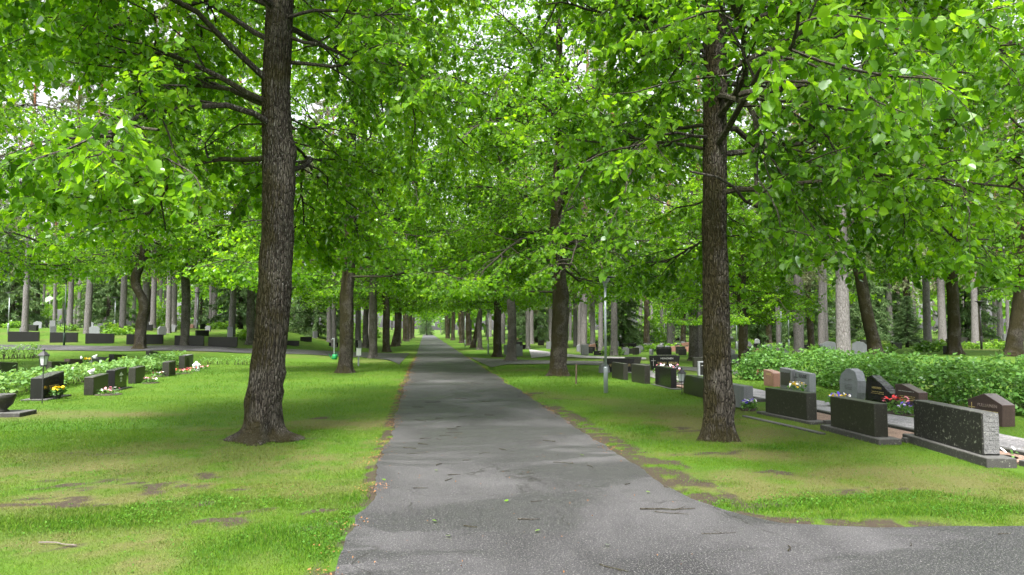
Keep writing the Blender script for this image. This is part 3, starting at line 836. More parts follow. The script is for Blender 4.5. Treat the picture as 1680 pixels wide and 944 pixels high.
def needles(name, P, Dd, per, L, w, r, bias=.8):
    P = np.repeat(P, per, 0); Dd = np.repeat(Dd, per, 0); n = len(P)
    a = Dd * bias + r.normal(size=(n, 3)) * .75; a /= np.linalg.norm(a, axis=1)[:, None]
    s = np.cross(a, r.normal(size=(n, 3))); s /= np.linalg.norm(s, axis=1)[:, None]
    ll = L * r.uniform(.6, 1.3, n)[:, None]
    P = P + r.normal(size=(n, 3)) * .03
    V = np.stack([P - s * w, P + s * w, P + a * ll], 1).reshape(-1, 3)
    me = fast_mesh(name, V, np.arange(n * 3), 3)
    at_ = me.attributes.new('rnd', 'FLOAT', 'POINT'); at_.data.foreach_set('value', np.repeat(r.random(n), 3).astype(np.float32))
    return me
def pine(label, loc, rz, ms, group=None, scale=1.0, sz=None):
    root = thing('pine_tree', label, 'pine', loc, rz, group); root.scale = (scale, scale, sz or scale)
    obj('trunk', ms[0], M['pine'], root, True); obj('branches', ms[1], M['dead'], root); obj('crown', ms[2], M['needle'], root)
    return root
pA = pine_meshes(71, 22, .21, 9.5, .5, 16); pB = pine_meshes(73, 20, .18, 10, -.3, 10); pC = pine_meshes(79, 23, .245, 8.0, .2, 26)
PV = [pA, pB, pC]
pine('big grey pine trunk standing behind the hedge, tallest on the right', atd(1382, 27), .4, pC, scale=1.0)
pine('orange and grey pine trunk left of the nearest left lime', atd(381, 47), 1.0, pA)
pine('grey pine trunk right of the small lamp at far left', atd(42, 44), 2.1, pB)
pine('slim grey pine trunk rising just right of the green lamp pole', atd(115, 50), 4.4, pB, scale=1.0)
pine('grey leaning pine trunk right of the green lamp pole, thicker of two', atd(144, 47), .2, pA)
pine('pine trunk close left of the S bent tree', atd(202, 50), 5.2, pA)
pine('pine trunk close right of the S bent tree', atd(238, 52), 5.9, pC)
pine('grey pine trunk behind the grey lamp on the right lawn', atd(1007, 45), 1.0, pA)
pine('pale pine trunk beside the pale flecked lime on the right', atd(1146, 38), 1.9, pB)
pine('slim pine trunk behind the hedge right of the curved lime', atd(1520, 36), 3.9, pB)
left_p = [(252, 60), (277, 48), (284, 52), (322, 62), (346, 70), (352, 66), (541, 58), (549, 52), (588, 62), (492, 80), (470, 75), (430, 72), (448, 85), (516, 95), (575, 90), (605, 80), (90, 75), (20, 80), (-30, 58), (180, 85), (220, 90), (262, 92), (310, 88), (395, 90), (600, 110), (560, 115), (130, 95), (70, 100)]
for i, (px, d) in enumerate(left_p):
    pine('slender grey pine trunk in the wood behind the left graves', atd(px, d), random.uniform(0, 6), PV[i % 3], group='pines behind the left graves', scale=random.uniform(.85, 1.1))
right_p = [(985, 48), (972, 60), (957, 50), (950, 56), (944, 66), (905, 62), (866, 60), (872, 75), (898, 90), (935, 85), (1032, 75), (1050, 90), (1086, 70), (1098, 66), (1104, 78), (1160, 85), (1180, 90), (1250, 80), (1277, 48), (1309, 40), (1346, 44), (1353, 46), (1398, 70), (1460, 60), (1475, 75), (1545, 50), (1598, 48), (1615, 65), (1632, 70), (1640, 62), (1652, 80), (1672, 55), (1690, 70), (1420, 85), (1500, 90), (1580, 85), (845, 90), (825, 80), (855, 110), (800, 100), (1010, 105), (1070, 110), (1130, 110), (1220, 100), (1290, 95), (1330, 85), (1710, 50)]
for i, (px, d) in enumerate(right_p):
    pine('slender grey pine trunk in the wood behind the right graves', atd(px, d), random.uniform(0, 6), PV[(i + 1) % 3], group='pines behind the right graves', scale=random.uniform(.85, 1.1))

# --- spruces
def spruce_meshes(seed, H=13, Rb=2.6):
    r = np.random.default_rng(seed)
    tme, cpos, crad = trunk_mesh('trunk', [(-.2, 0, 0), (H, .1, 0)], .17, H, seed, 10, 20, flare=.3, taper=.95)
    br = MB(); tips = []
    z = .5; k = 0
    while z < H - .2:
        L0 = Rb * (1 - z / H) ** .85 + .15
        for j in range(7):
            az = k * .9 + j * 6.283 / 7 + r.normal() * .2; L = L0 * r.uniform(.7, 1.15)
            pts = grow(cpos(z), (math.cos(az), math.sin(az), .1), L, 4, .13, .08, r)
            br.tube(pts, [.02 * (1 - .8 * i / 4) + .004 for i in range(5)], 3, cap=False)
            for u in np.linspace(.2, .99, max(4, int(L / .13))):
                p, d = along(pts, u)
                tips.append((p, unit(d + np.array([0, 0, -.5]) + r.normal(size=3) * .3)))
        z += .34; k += 1
    P = np.array([t[0] for t in tips]); Dd = np.array([t[1] for t in tips])
    return tme, br.mesh('branches'), needles('crown', P, Dd, 9, .36, .028, r, 1.0)
sA = spruce_meshes(91); sB = spruce_meshes(93, 10, 2.4)
spr = [(20, 58), (178, 62), (395, 58), (520, 62), (440, 65), (880, 80), (1022, 66), (1245, 72), (1230, 80), (1330, 60), (1415, 55), (1440, 62), (1585, 60), (700, 210), (735, 230), (-20, 62), (330, 95), (860, 95), (1120, 95), (1300, 75)]
for i, (px, d) in enumerate(spr):
    ms = sA if i % 2 else sB
    root = thing('spruce_tree', 'dark spruce with drooping branches in the wood behind the graves', 'spruce', atd(px, d), random.uniform(0, 6), 'spruces behind the graves')
    root.scale = (random.uniform(.9, 1.15),) * 3
    obj('trunk', ms[0], M['branch'], root, True); obj('branches', ms[1], M['dead'], root); obj('crown', ms[2], M['needle_dark'], root)
root = thing('spruce_tree', 'small young spruce standing alone behind the hedge on the right', 'spruce', atd(1487, 42), 0)
root.scale = (.5, .5, .3); obj('trunk', sB[0], M['branch'], root, True); obj('branches', sB[1], M['dead'], root); obj('crown', sB[2], M['needle_dark'], root)

# --- shrubs / hedges
def bush_mesh(name, r, pts_n, ell, leaf, hi=False, top_bias=True):
    P = []
    cx, cyy, h = ell
    while len(P) < pts_n:
        q = r.uniform(-1, 1, 3); q[2] = abs(q[2])
        rr = np.linalg.norm(q)
        if rr > 1 or rr < .55: continue
        s = 1 + .16 * math.sin(5 * q[0] + 3 * q[1]) + .1 * math.sin(9 * q[1] + 4 * q[2])
        P.append((q[0] * cx * s, q[1] * cyy * s, .06 + q[2] * h * s))
    P = np.array(P); Dv = P / np.linalg.norm(P, axis=1)[:, None]
    return leaves_mesh(name, P, Dv, leaf, hi, r, droop=.15, flat=.7)
def stems(n, r, rx, ry, h):
    b = MB(); b.lathe([(.05, -.05), (.03, .02)], 6)
    for i in range(n):
        a = r.uniform(0, 6.28); q = r.random() ** .5
        p = np.array([.02 * math.cos(a), .02 * math.sin(a), -.02])
        b.tube(grow(p, (rx / h * q * math.cos(a), ry / h * q * math.sin(a), 1), h * r.uniform(.7, 1), 3, 0, .1, r), [.009, .007, .005, .003], 4, cap=False)
    return b.mesh('stems')
def bush(name, label, loc, ell, n, leaf, mat, seed, cat='shrub', group=None, hi=False):
    r = np.random.default_rng(seed)
    root = thing(name, label, cat, loc, 0, group)
    obj('stems', stems(14, r, ell[0] * .5, ell[1] * .5, ell[2] * .8), M['branch'], root)
    obj('foliage', bush_mesh('foliage', r, n, ell, leaf, hi), M[mat], root)
    return root
# long leafy hedge on the right: one continuous planting
def hedge(label, A, B, half, h, n, leaf, mat, seed, stem_n, lo=.05):
    r = np.random.default_rng(seed)
    A = np.array(A, float); B = np.array(B, float); L = np.linalg.norm(B - A); u = (B - A) / L; v = np.array([-u[1], u[0]])
    P = []; Nn = []
    while len(P) < n:
        t = r.random() * L; w = r.uniform(-1, 1); k = r.random()
        hh = h * (1 + .09 * math.sin(t * 1.9 + seed) + .1 * math.sin(t * 4.3 + 1.3)); hw = half * (1 + .2 * math.sin(t * 2.6 + 2))
        q = np.array([w, k])
        if abs(w) ** 3 + k ** 3 > 1 or (abs(w) ** 3 + k ** 3 < .16): continue
        p = A + u * t + v * w * hw
        P.append((p[0], p[1], lo + k * (hh - lo) + r.normal() * .03)); Nn.append((v[0] * w, v[1] * w, k * .6))
    P = np.array(P); base = np.array([A[0], A[1], zf(*A)])
    Nn = np.array(Nn); Nn /= np.linalg.norm(Nn, axis=1)[:, None] + 1e-6
    root = thing('hedge', label, 'hedge', base)
    P[:, 2] += Z(P[:, 0], P[:, 1]); 
    obj('foliage', leaves_mesh('foliage', P - base, Nn, leaf, False, r, droop=.1, flat=.55), M[mat], root)
    b = MB()
    for i in range(stem_n):
        p = A + u * r.random() * L + v * r.uniform(-.5, .5) * half
        z = zf(p[0], p[1])
        b.tube(grow(np.array([p[0], p[1], z - .02]) - base, (r.normal() * .3, r.normal() * .3, 1), h * .75, 3, 0, .12, r), [.010, .008, .006, .003], 4, cap=False)
    obj('stems', b.mesh('stems'), M['branch'], root)
    return root
hedge('long dense green hedge behind the right grave row', (11.45, 9.0), (11.75, 21.5), .78, .92, 20000, .080, 'leaf_dark', 5, 160)
bush('shrub', 'rounded leafy shrub at the left end of the long hedge', (11.0, 22.6, 0), (1.0, 1.0, .95), 4200, .085, 'leaf_dark', 15)
hedge('low pale leaved hedge between the two left grave rows', (-10.2, 16.5), (-10.3, 32.5), .42, .5, 5200, .10, 'leaf_hedge', 8, 260, .16)
x1, y1 = G(-30, 590); x2, y2 = G(66, 588)
hedge('sparse row of twiggy young shrubs near the left cross path', (x1, y1), (x2, y2), .35, .6, 700, .07, 'leaf_hedge', 9, 120, .2)
x1, y1 = G(330, 598); x2, y2 = G(412, 599)
hedge('row of tiny sprouting shrubs left of the nearest left lime', (x1, y1), (x2, y2), .25, .3, 260, .06, 'leaf_hedge', 10, 40, .12)

# ------------------------------------------------------------------ gravestones
def text_mesh(s, size, ext=.002):
    cu = bpy.data.curves.new('inscription', 'FONT'); cu.body = s; cu.size = size; cu.extrude = ext; cu.align_x = 'CENTER'; cu.align_y = 'CENTER'
    o = bpy.data.objects.new('tmp', cu); col.objects.link(o)
    dg = bpy.context.evaluated_depsgraph_get(); dg.update()
    me = bpy.data.meshes.new_from_object(o.evaluated_get(dg)); me.name = 'inscription'
    bpy.data.objects.remove(o); bpy.data.curves.remove(cu)
    v = np.zeros(len(me.vertices) * 3, np.float32); me.vertices.foreach_get('co', v); v = v.reshape(-1, 3)
    v = np.stack([v[:, 0], -v[:, 2], v[:, 1]], 1)        # stand it up, facing -y
    me.vertices.foreach_set('co', v.ravel()); me.update()
    return me
def inscription(root, s, size, mat, x, z):
    o = obj('inscription', text_mesh(s, size), M[mat], root); o.location = (x, -.003, z); return o
def small_lines(root, mat, x, z, w, rows, seed, h=.014, gap=.035):
    r = random.Random(seed); b = MB()
    for i in range(rows):
        xx = x - w / 2 + r.uniform(0, .05)
        while xx < x + w / 2:
            l = r.uniform(.006, .014)
            b.box((xx, -.003, z - i * gap), (l, .003, h)); xx += l + r.choice([.005, .005, .005, .02])
    return b.build('inscription', M[mat], root)
def cross_mark(root, mat, x, z, h, w=.012):
    b = MB(); b.box((x, -.0035, z), (w, .004, h)); b.box((x - h * .16, -.0035, z + h * .2), (h * .32 - w, .0038, w)) ; b.box((x + h * .16, -.0035, z + h * .2), (h * .32 - w, .0038, w))
    return b.build('cross_emblem', M[mat], root)
def stone(label, loc, rz, prof, t, mat, plinth=None, lift=0.0, bevel=.008, rough=0, cuts=0, group=None, name='gravestone', seed=0):
    root = thing(name, label, 'gravestone', loc, rz, group)
    b = MB(); b.prism([(p[0], p[1] + lift) for p in prof], t)
    b.build('slab', M[mat], root, bevel=bevel, rough=rough, cuts=cuts, seed=seed)
    if plinth:
        pw, pd, ph = plinth
        q = MB(); q.box((0, t / 2, ph / 2 - .04), (pw, pd, ph + .08)); q.build('plinth', M['kerb'], root, bevel=.008)
    return root
def rect(w, h, slope=0, taper=0): return [(-w / 2 + taper, 0), (w / 2 - taper, 0), (w / 2, h + slope), (-w / 2, h - slope)]

E = R(90)
# right near row: faces turned to the gravel path (+X), backs to us
def back_row(px1, py1, px2, py2, h, t, mat, label, gap=.05, plinth=True, **kw):
    a = np.array(G(px1, py1)); b = np.array(G(px2, py2)); c = (a + b) / 2; L = np.linalg.norm(b - a)
    ang = math.atan2(a[1] - b[1], a[0] - b[0])
    # local x runs from near corner b to far corner a, the back plane is y = t
    off = np.array([-math.sin(ang), math.cos(ang)]) * t
    loc = c - off
    r_ = stone(label, (loc[0], loc[1], 0), ang, rect(L, h, 0), t, mat, (L + .4, t + .14, gap) if plinth else None, gap, **kw)
    return r_, loc, ang, L
r_, l1, a1, L1 = back_row(1500, 728, 1613, 763, .50, .20, 'stone_rough', 'large dark lichen spotted grave slab with rough end, rightmost and nearest to the camera', .11)
b = MB()
rr = random.Random(4)
for i in range(16):
    for j in range(9):
        b.box((-L1 / 2 - .004 - rr.random() * .008, .012 + (i % 8 + .5) * .022, .12 + (j + .5) * .053 + (i // 8) * .02), (.012, .024, .03))
sup = MB()
for xx in (-L1 / 2 + .25, L1 / 2 - .3): sup.box((xx, .1, .115), (.28, .14, .05))
sup.build('support_block', M['kerb'], r_)
b.build('rough_end', M['stone_roughside'], r_)
r_, l2, a2, L2 = back_row(1363, 708, 1436, 727, .47, .20, 'stone_dark', 'plain dark olive grave slab seen from behind, second from the right edge', .08)
r_, l3, a3, L3 = back_row(1256, 681, 1324, 695, .46, .20, 'stone_dark', 'plain dark grave slab with pale worn top edge just right of the nearest right lime', .05)
r_, l4, a4, L4 = back_row(1160, 659, 1221, 673, .45, .2, 'stone_grey', 'grey grave slab partly hidden behind the nearest right lime trunk', .02, False)
r_, l5, a5, L5 = back_row(1121, 645, 1162, 656, .46, .24, 'stone_dark', 'dark grave slab emerging left of the nearest right lime trunk', .0, False)
r_, l6, a6, L6 = back_row(1075, 632, 1101, 638.5, .54, .16, 'stone_black', 'dark grave slab with flowers behind it and a pole lantern at its right', .02)
r_, l7, a7, L7 = back_row(1036, 626.5, 1058, 631, .55, .17, 'stone_dark', 'dark grave slab with a pale sloping top, third left of the nearest right lime', .0, False)
r_, l8, a8, L8 = back_row(1004, 620, 1023, 624, .52, .15, 'stone_dark', 'small dark grave slab just right of the grey lamp pole', .0, False)
# kerb frames and gravel beds of those graves
beds = [(l1, 8.0, 9.6, 'redgravel', 'largest'), (l2, 9.7, 11.2, 'redgravel', 'second'), (l3, 11.5, 13.2, 'redgravel', 'third')]
def bed(y0, y1, x0, x1, mat, label):
    root = thing('grave_bed', label, 'grave bed', (0, 0, 0))
    s = MB(); s.box(((x0 + x1) / 2, (y0 + y1) / 2, .01), (x1 - x0 - .1, y1 - y0 - .1, .05)); s.build('gravel_fill', M[mat], root)
    for c_, d_ in ((((x0 + x1) / 2, y0), (x1 - x0, .1)), (((x0 + x1) / 2, y1), (x1 - x0, .1)), ((x1 + .05, (y0 + y1) / 2), (.1, y1 - y0 + .1))):
        e = MB(); e.box((c_[0], c_[1], .02), (d_[0], d_[1], .10)); e.build('kerb', M['kerb'], root, bevel=.008)
bed(7.9, 9.55, 6.95, 7.45, 'redgravel', 'grave bed of reddish gravel behind the largest right slab')
bed(9.75, 11.45, 6.75, 7.45, 'redgravel', 'grave bed with rusty gravel between the two rightmost slabs')
bed(11.75, 13.5, 6.7, 7.45, 'redgravel', 'grave bed of pinkish gravel behind the slab right of the trunk')
bed(15.6, 17.6, 6.9, 7.45, 'redgravel', 'grave bed hidden behind the slab left of the trunk')
bed(18.0, 20.2, 6.9, 7.45, 'redgravel', 'grave bed of pinkish gravel beside the pole lantern')
kb = MB()
strip_pts = [(1215, 684), (1300, 703), (1345, 714)]
fr = []
for i in range(len(strip_pts) - 1):
    a = np.array(G(*strip_pts[i])); c = np.array(G(*strip_pts[i + 1])); L = np.linalg.norm(c - a); an = math.atan2(c[1] - a[1], c[0] - a[0])
    m_ = (a + c) / 2
    kb.box((m_[0] + .06, m_[1], -.004), (L - .02, .10, .06 + .003 * i), an)
o = kb.build('stone_kerb', M['kerb'], None, bevel=.01); tag(o, 'low mossy stone kerb running along the lawn under the right slabs', 'kerb')

# right far row facing us (-X)
W = R(-90)
def front(px, py, w, prof, t, mat, label, dr=0, **kw):
    x, y = G(px, py)
    return stone(label, (x, y, 0), W + dr, prof, t, mat, **kw)
oct_ = [(-.30, 0), (.30, 0), (.37, .2), (.38, .45), (.28, .66), (.06, .72), (-.08, .70), (-.28, .58), (-.36, .40), (-.35, .18)]
r_ = front(1392, 657, .8, oct_, .2, 'stone_light', 'pale blue grey gravestone with chipped rounded outline before the hedge', 0, rough=.006, cuts=2, seed=2)
inscription(r_, 'VALIMO', .09, 'stone_grey', 0, .46); small_lines(r_, 'stone_grey', 0, .36, .32, 4, 1)
r_ = front(1440, 665, .9, [(-.45, 0), (.5, 0), (.48, .28), (.33, .33), (.22, .42), (.05, .5), (-.2, .62), (-.38, .56)], .2, 'stone_black', 'black gravestone with a jagged sloping top beside the pale one', 0, rough=.006, cuts=2, seed=3)
inscription(r_, 'HEIKKINEN', .065, 'gold', -.02, .36); small_lines(r_, 'gold', 0, .28, .45, 2, 2)
r_ = front(1488, 672, .9, [(-.36, 0), (.36, 0), (.36, .36), (-.16, .50), (-.36, .48)], .2, 'stone_maroon', 'dark maroon gravestone with sloping top behind red and violet flowers', 0)
small_lines(r_, 'silver', 0, .36, .5, 1, 8); small_lines(r_, 'gold', .0, .26, .5, 3, 3)
r_ = front(1617, 697, 1.0, [(-.35, 0), (.35, 0), (.37, .36), (-.02, .52), (-.39, .39)], .24, 'stone_maroon', 'brown black gravestone with a gabled top and gilded cross near the right edge', .03)
inscription(r_, 'PULLIAINEN', .078, 'letter_worn', .05, .32); cross_mark(r_, 'gold', -.29, .22, .26); small_lines(r_, 'gold', .08, .23, .4, 3, 4, gap=.045)
r_ = front(1261, 634, .6, [(-.3, 0), (.3, 0), (.31, .38), (.1, .43), (-.3, .46)], .25, 'stone_brown', 'small red brown gravestone, left of three before the hedge', 0, rough=.006, cuts=1)
small_lines(r_, 'gold', 0, .36, .3, 2, 5)
r_ = front(1289, 639, .75, rect(.62, .55, -.02, .0), .2, 'stone_grey', 'dark grey block gravestone, middle of three before the hedge', 0)
b = MB(); b.box((0, -.004, .28), (.5, .006, .34)); b.build('name_panel', M['stone_dark'], r_)
r_ = front(1316, 643, .75, rect(.74, .50, -.02), .18, 'stone_light', 'light grey gravestone lettered RINNE, right of three before the hedge', .0)
inscription(r_, 'RINNE', .14, 'letter_dark', .05, .39); cross_mark(r_, 'letter_dark', -.3, .29, .32, .025)
# graves facing the camera near the cross path
x, y = G(1016, 609)
def wide(px, py, w, h, mat, label, t=.22, dr=0.0, **kw):
    x, y = G(px, py); return stone(label, (x, y, zf(x, y)), dr, [(-w / 2 + .08, 0), (w / 2 - .08, 0), (w / 2, h * .9), (w / 2, h), (-w / 2, h), (-w / 2, h * .9)], t, mat, **kw)
r_ = wide(1016, 611, 1.15, .52, 'stone_black', 'wide black gravestone behind the grey lamp pole', dr=-.12); small_lines(r_, 'gold', -.2, .3, .35, 3, 11); small_lines(r_, 'gold', .25, .3, .35, 3, 12)
r_ = wide(1091, 607, 1.2, .56, 'stone_black', 'wide black gravestone with pale name and gilded lines under its overhanging top', dr=-.12)
inscription(r_, 'HEINONEN', .10, 'silver', .08, .45); small_lines(r_, 'gold', -.12, .30, .36, 3, 13); small_lines(r_, 'gold', .32, .30, .36, 3, 14); cross_mark(r_, 'silver', -.46, .3, .3)
r_ = wide(1040, 598, .75, .34, 'stone_dark', 'low dark gravestone just across the east cross path')
r_ = wide(1095, 594, .95, .34, 'stone_dark', 'low wide dark gravestone peeping over the one with the pale name')
x, y = G(1156, 617); r_ = stone('upright black gravestone with pale edges and a cross left of the nearest right trunk', (x, y, 0), -.15, rect(.42, .5), .2, 'stone_light')
b = MB(); b.box((.02, -.004, .25), (.34, .008, .42)); b.build('name_panel', M['stone_black'], r_); o = cross_mark(r_, 'silver', -.03, .3, .26, .016); o.location.y = -.006
r_ = wide(1236, 615, .72, .46, 'stone_red', 'polished red granite gravestone at the left end of the shrub', dr=-.2); small_lines(r_, 'gold', .1, .36, .3, 1, 15, h=.05); cross_mark(r_, 'letter_dark', -.25, .33, .18, .04)
x, y = G(992, 612); stone('small pale boulder gravestone left of the lamp pole foot', (x, y, 0), 0, [(-.18, 0), (.2, 0), (.16, .3), (0, .38), (-.15, .28)], .2, 'stone_grey', rough=.01, cuts=1)
x, y = G(1150, 603); stone('plain dark slab touching the nearest right trunk far behind it', (x, y, 0), 0, rect(.6, .42), .2, 'stone_dark')
x, y = G(1203, 596); stone('plain grey slab seen between two right trunks', (x, y, zf(x, y)), 0, rect(.8, .42), .2, 'stone_grey')
for i, (px, py) in enumerate([(851, 585), (843, 581)]):
    x, y = G(px, py); stone(['grey slab seen end on beside the third right lime', 'longer grey slab behind the one beside the third right lime'][i], (x, y, 0), R(65), rect(1.6 + i, .62), .25, 'stone_grey')

# left front row, faces to the road (+X)
def leftstone(px, py, L, h, t, mat, label, slope=0.0, prof=None, plinth=None):
    x, y = G(px, py)      # near front corner
    ang = R(90) + .05
    c = (x - math.sin(ang) * 0 + math.cos(ang) * L / 2, y + math.sin(ang) * L / 2)
    return stone(label, (c[0], c[1], zf(*c)), ang, prof or rect(L, h, slope), t, mat, plinth)
r_ = leftstone(71, 657, 1.05, .55, .28, 'stone_black', 'black gravestone with slanted top and gilded name beside the tall pole lantern', .05, plinth=(1.3, .55, .03)); small_lines(r_, 'letter_dark', 0, .42, .5, 1, 20, h=.06); small_lines(r_, 'gold', .0, .30, .5, 2, 21, h=.022)
leftstone(153, 649, .95, .46, .22, 'stone_dark', 'plain black gravestone carrying a small white dove, second in the left row', .02)
r_ = leftstone(188, 641, .9, .55, .22, 'stone_black', 'black gravestone with a pale winged emblem, third in the left row', .02, plinth=(1.1, .45, .03))
b = MB(); b.prism([(-.16, .37), (-.03, .36), (0, .34), (.03, .36), (.16, .37), (.08, .41), (0, .46), (-.08, .41)], .005, -.005); b.box((0, -.003, .29), (.13, .004, .05)); b.box((0, -.003, .225), (.12, .004, .05)); b.build('emblem', M['silver'], r_)
leftstone(222, 630, .85, .48, .2, 'stone_dark', 'plain black gravestone with pink flowers at its foot, fourth in the left row', .01)
r_ = leftstone(277, 618, .8, .5, .22, 'stone_dark', 'grey sided gravestone with mossy face, fifth in the left row', .01); b = MB(); b.box((.04, -.003, .25), (.6, .006, .4)); b.build('name_panel', M['stone_rough'], r_)
r_ = leftstone(303, 608, .8, .55, .22, 'stone_dark', 'gravestone with dark oval panel behind red begonias, left half of a pair', .0); b = MB(); b.prism([(-.22, .1), (.22, .1), (.22, .38), (.1, .46), (-.1, .46), (-.22, .38)], .006, -.006); b.build('name_panel', M['stone_rough'], r_)
x, y = G(319, 603); stone('plain grey gravestone behind the white lantern, right half of a pair', (x - .3, y + .5, 0), R(93), rect(.8, .57), .22, 'stone_grey')
# back row on the left, facing away
def lback(px, d, w, h, mat, label):
    x, y = D(px, d); return stone(label, (x, y, zf(x, y)), R(-92), rect(w, h, .03), .2, mat)
lback(6, 19.8, .8, .72, 'stone_dark', 'tall dark gravestone cut by the left edge of the picture')
lback(95, 25.6, 1.3, .48, 'stone_dark', 'long dark gravestone over the low hedge, leftmost behind it')
lback(122, 27.4, 1.2, .46, 'stone_maroon', 'reddish gravestone over the low hedge right of the long dark one')
lback(152, 27.5, .7, .48, 'stone_grey', 'small grey gravestone with white ornament behind the low hedge')
lback(166, 29.3, 1.1, .40, 'stone_grey', 'low grey gravestone peeping over the low hedge')
lback(192, 30.0, 1.2, .46, 'stone_black', 'black gravestone peeping over the low hedge right of the grey ones')
lback(248, 33.0, .9, .35, 'stone_dark', 'dark gravestone top behind the right end of the low hedge')
# urn at the left edge
x, y = G(4, 683)
root = thing('stone_urn', 'dark stone urn on a flat slab at the left edge', 'urn', (x, y, 0))
b = MB(); b.lathe([(.10, .08), (.11, .10), (.07, .13), (.16, .22), (.20, .33), (.205, .40), (.19, .41), (.16, .39)], 24); b.build('bowl', M['stone_dark'], root, True)
b = MB(); b.box((.05, .05, .03), (.75, .6, .1)); b.build('base_slab', M['kerb'], root, bevel=.01)

# dark broad stones beyond the left cross path
darkst = [(38, 561, 44), (104, 562.5, 40), (163, 564, 42), (237, 565.5, 55), (310, 567.5, 45), (365, 570, 45)]
dl = ['leftmost broad dark slab beyond the left cross path', 'broad dark slab behind the green lamp pole', 'broad dark slab between the green lamp pole and the S bent tree', 'broad dark slab half behind the S bent tree', 'broad dark slab behind the straight dark lime', 'broad dark slab just left of the nearest left lime']
for (px, py, wpx), lb in zip(darkst, dl):
    x, y = G(px, py); dep = (x * sy_ + y * cy_)
    stone(lb, (x, y, zf(x, y)), .12 - (px - 200) / 2000, rect(wpx * dep / F, 16.5 * dep / F, -.012), .2, 'stone_black')
# upright stones by the cross path
x, y = G(585, 576); stone('tall thin black upright stone beside the second left lime', (x, y, zf(x, y)), .3, rect(.16, .75), .14, 'stone_black')
x, y = G(591, 574); stone('grey upright stone just right of the thin black one', (x, y, zf(x, y)), .3, rect(.22, .68), .2, 'stone_grey')

# small far gravestones: five shapes shared
shapes = []
for i, (pf, t, m_) in enumerate([(rect(.7, .55), .2, 'stone_dark'), (rect(.5, .75), .2, 'stone_grey'), ([(-.35, 0), (.35, 0), (.35, .5), (.2, .64), (-.1, .68), (-.35, .55)], .2, 'stone_light'), (rect(.8, .5, .05), .22, 'stone_brown'), (rect(1.1, .5), .22, 'stone_black'), ([(-.25, 0), (.25, 0), (.3, .4), (.18, .6), (-.15, .62), (-.28, .45)], .25, 'stone_grey')]):
    b = MB(); b.prism(pf, t); me = b.mesh('gravestone', bevel=.01); me.materials.append(M[m_]); shapes.append(me)
FARLAB = {'right': 'small weathered gravestone in the far rows across the right cross path', 'left': 'small gravestone in the far rows beyond the left cross path', 'hedge': 'small gravestone showing above the long hedge'}
def far_stone(x, y, where, r):
    o = bpy.data.objects.new('gravestone', shapes[r.choice([0, 0, 1, 5, 3, 4, 5, 1, 2, 4])])
    col.objects.link(o); o.location = (x, y, zf(x, y)); o.rotation_euler = (0, 0, r.uniform(-.5, .9)); s = r.uniform(.55, .9); o.scale = (s, s, s)
    tag(o, FARLAB[where], 'gravestone', {'right': 'far gravestones on the right', 'left': 'far gravestones on the left', 'hedge': 'gravestones above the hedge'}[where])
r = random.Random(12)
green_pts = []
for row, dep in enumerate((46, 49, 53, 57, 62, 68, 75, 83)):
    px = 938
    while px < 1240:
        px += r.uniform(.5, 1.2) * F / dep * (1.0)
        if r.random() < .8: far_stone(*D(px, dep + r.uniform(-.8, .8)), 'right', r)
        elif r.random() < .6: green_pts.append(D(px, dep))
for dep in (46, 50, 55, 61, 68):
    px = -20
    while px < 420:
        px += r.uniform(1.0, 3.2) * F / dep
        if r.random() < .7: far_stone(*D(px, dep + r.uniform(-.8, .8)), 'left', r)
        else: green_pts.append(D(px, dep))
for dep in (52, 60, 70):
    px = 470
    while px < 650:
        px += r.uniform(1.0, 2.6) * F / dep
        if D(px, dep)[0] < -5: far_stone(*D(px, dep + r.uniform(-.8, .8)), 'left', r)
for dep in (30, 34, 39, 46, 54):
    px = 1250
    while px < 1690:
        px += r.uniform(1.2, 4.0) * F / dep
        if r.random() < .65: far_stone(*D(px, dep + r.uniform(-.8, .8)), 'hedge', r)
        else: green_pts.append(D(px, dep))
for dep in (60, 70, 82):
    px = 790
    while px < 900:
        px += r.uniform(1.0, 2.6) * F / dep
        if D(px, dep)[0] > 7: far_stone(*D(px, dep), 'right', r)
rb = np.random.default_rng(77)
bmesh1 = bush_mesh('foliage', rb, 420, (.55, .45, .3), .10); bmesh1.materials.append(M['leaf_pale'])
for x, y in green_pts:
    o = bpy.data.objects.new('shrub', bmesh1); col.objects.link(o); o.location = (x, y, zf(x, y)); o.rotation_euler.z = r.uniform(0, 6); s = r.uniform(.8, 1.5); o.scale = (s * 1.3, s, s)
    tag(o, 'low bright green clipped shrub among the far gravestones', 'shrub', 'bright shrubs among far graves')
bigb = bush_mesh('foliage', rb, 1500, (2.0, 1.8, 2.6), .22)
for px, d, lb in ((1065, 68, 'bright lime green bush behind the far dumpsters'), (440, 78, 'pale green bush in the wood right of the nearest left lime'), (60, 82, 'pale green bush in the far left wood'), (1010, 90, 'pale green bush behind the far pines on the right'), (950, 88, 'tall pale green bush between far right pine trunks'), (1460, 64, 'pale green bush behind the small spruce'), (1590, 66, 'pale bush under the upright lime near the right edge'), (600, 85, 'pale bush behind the third left lime'), (262, 72, 'pale green bush right of the S bent tree')):
    root = thing('bush', lb, 'bush', atd(px, d), random.uniform(0, 6))
    obj('foliage', bigb, M['leaf_pale'], root); obj('stems', stems(14, rb, .8, .8, 1.6), M['branch'], root)

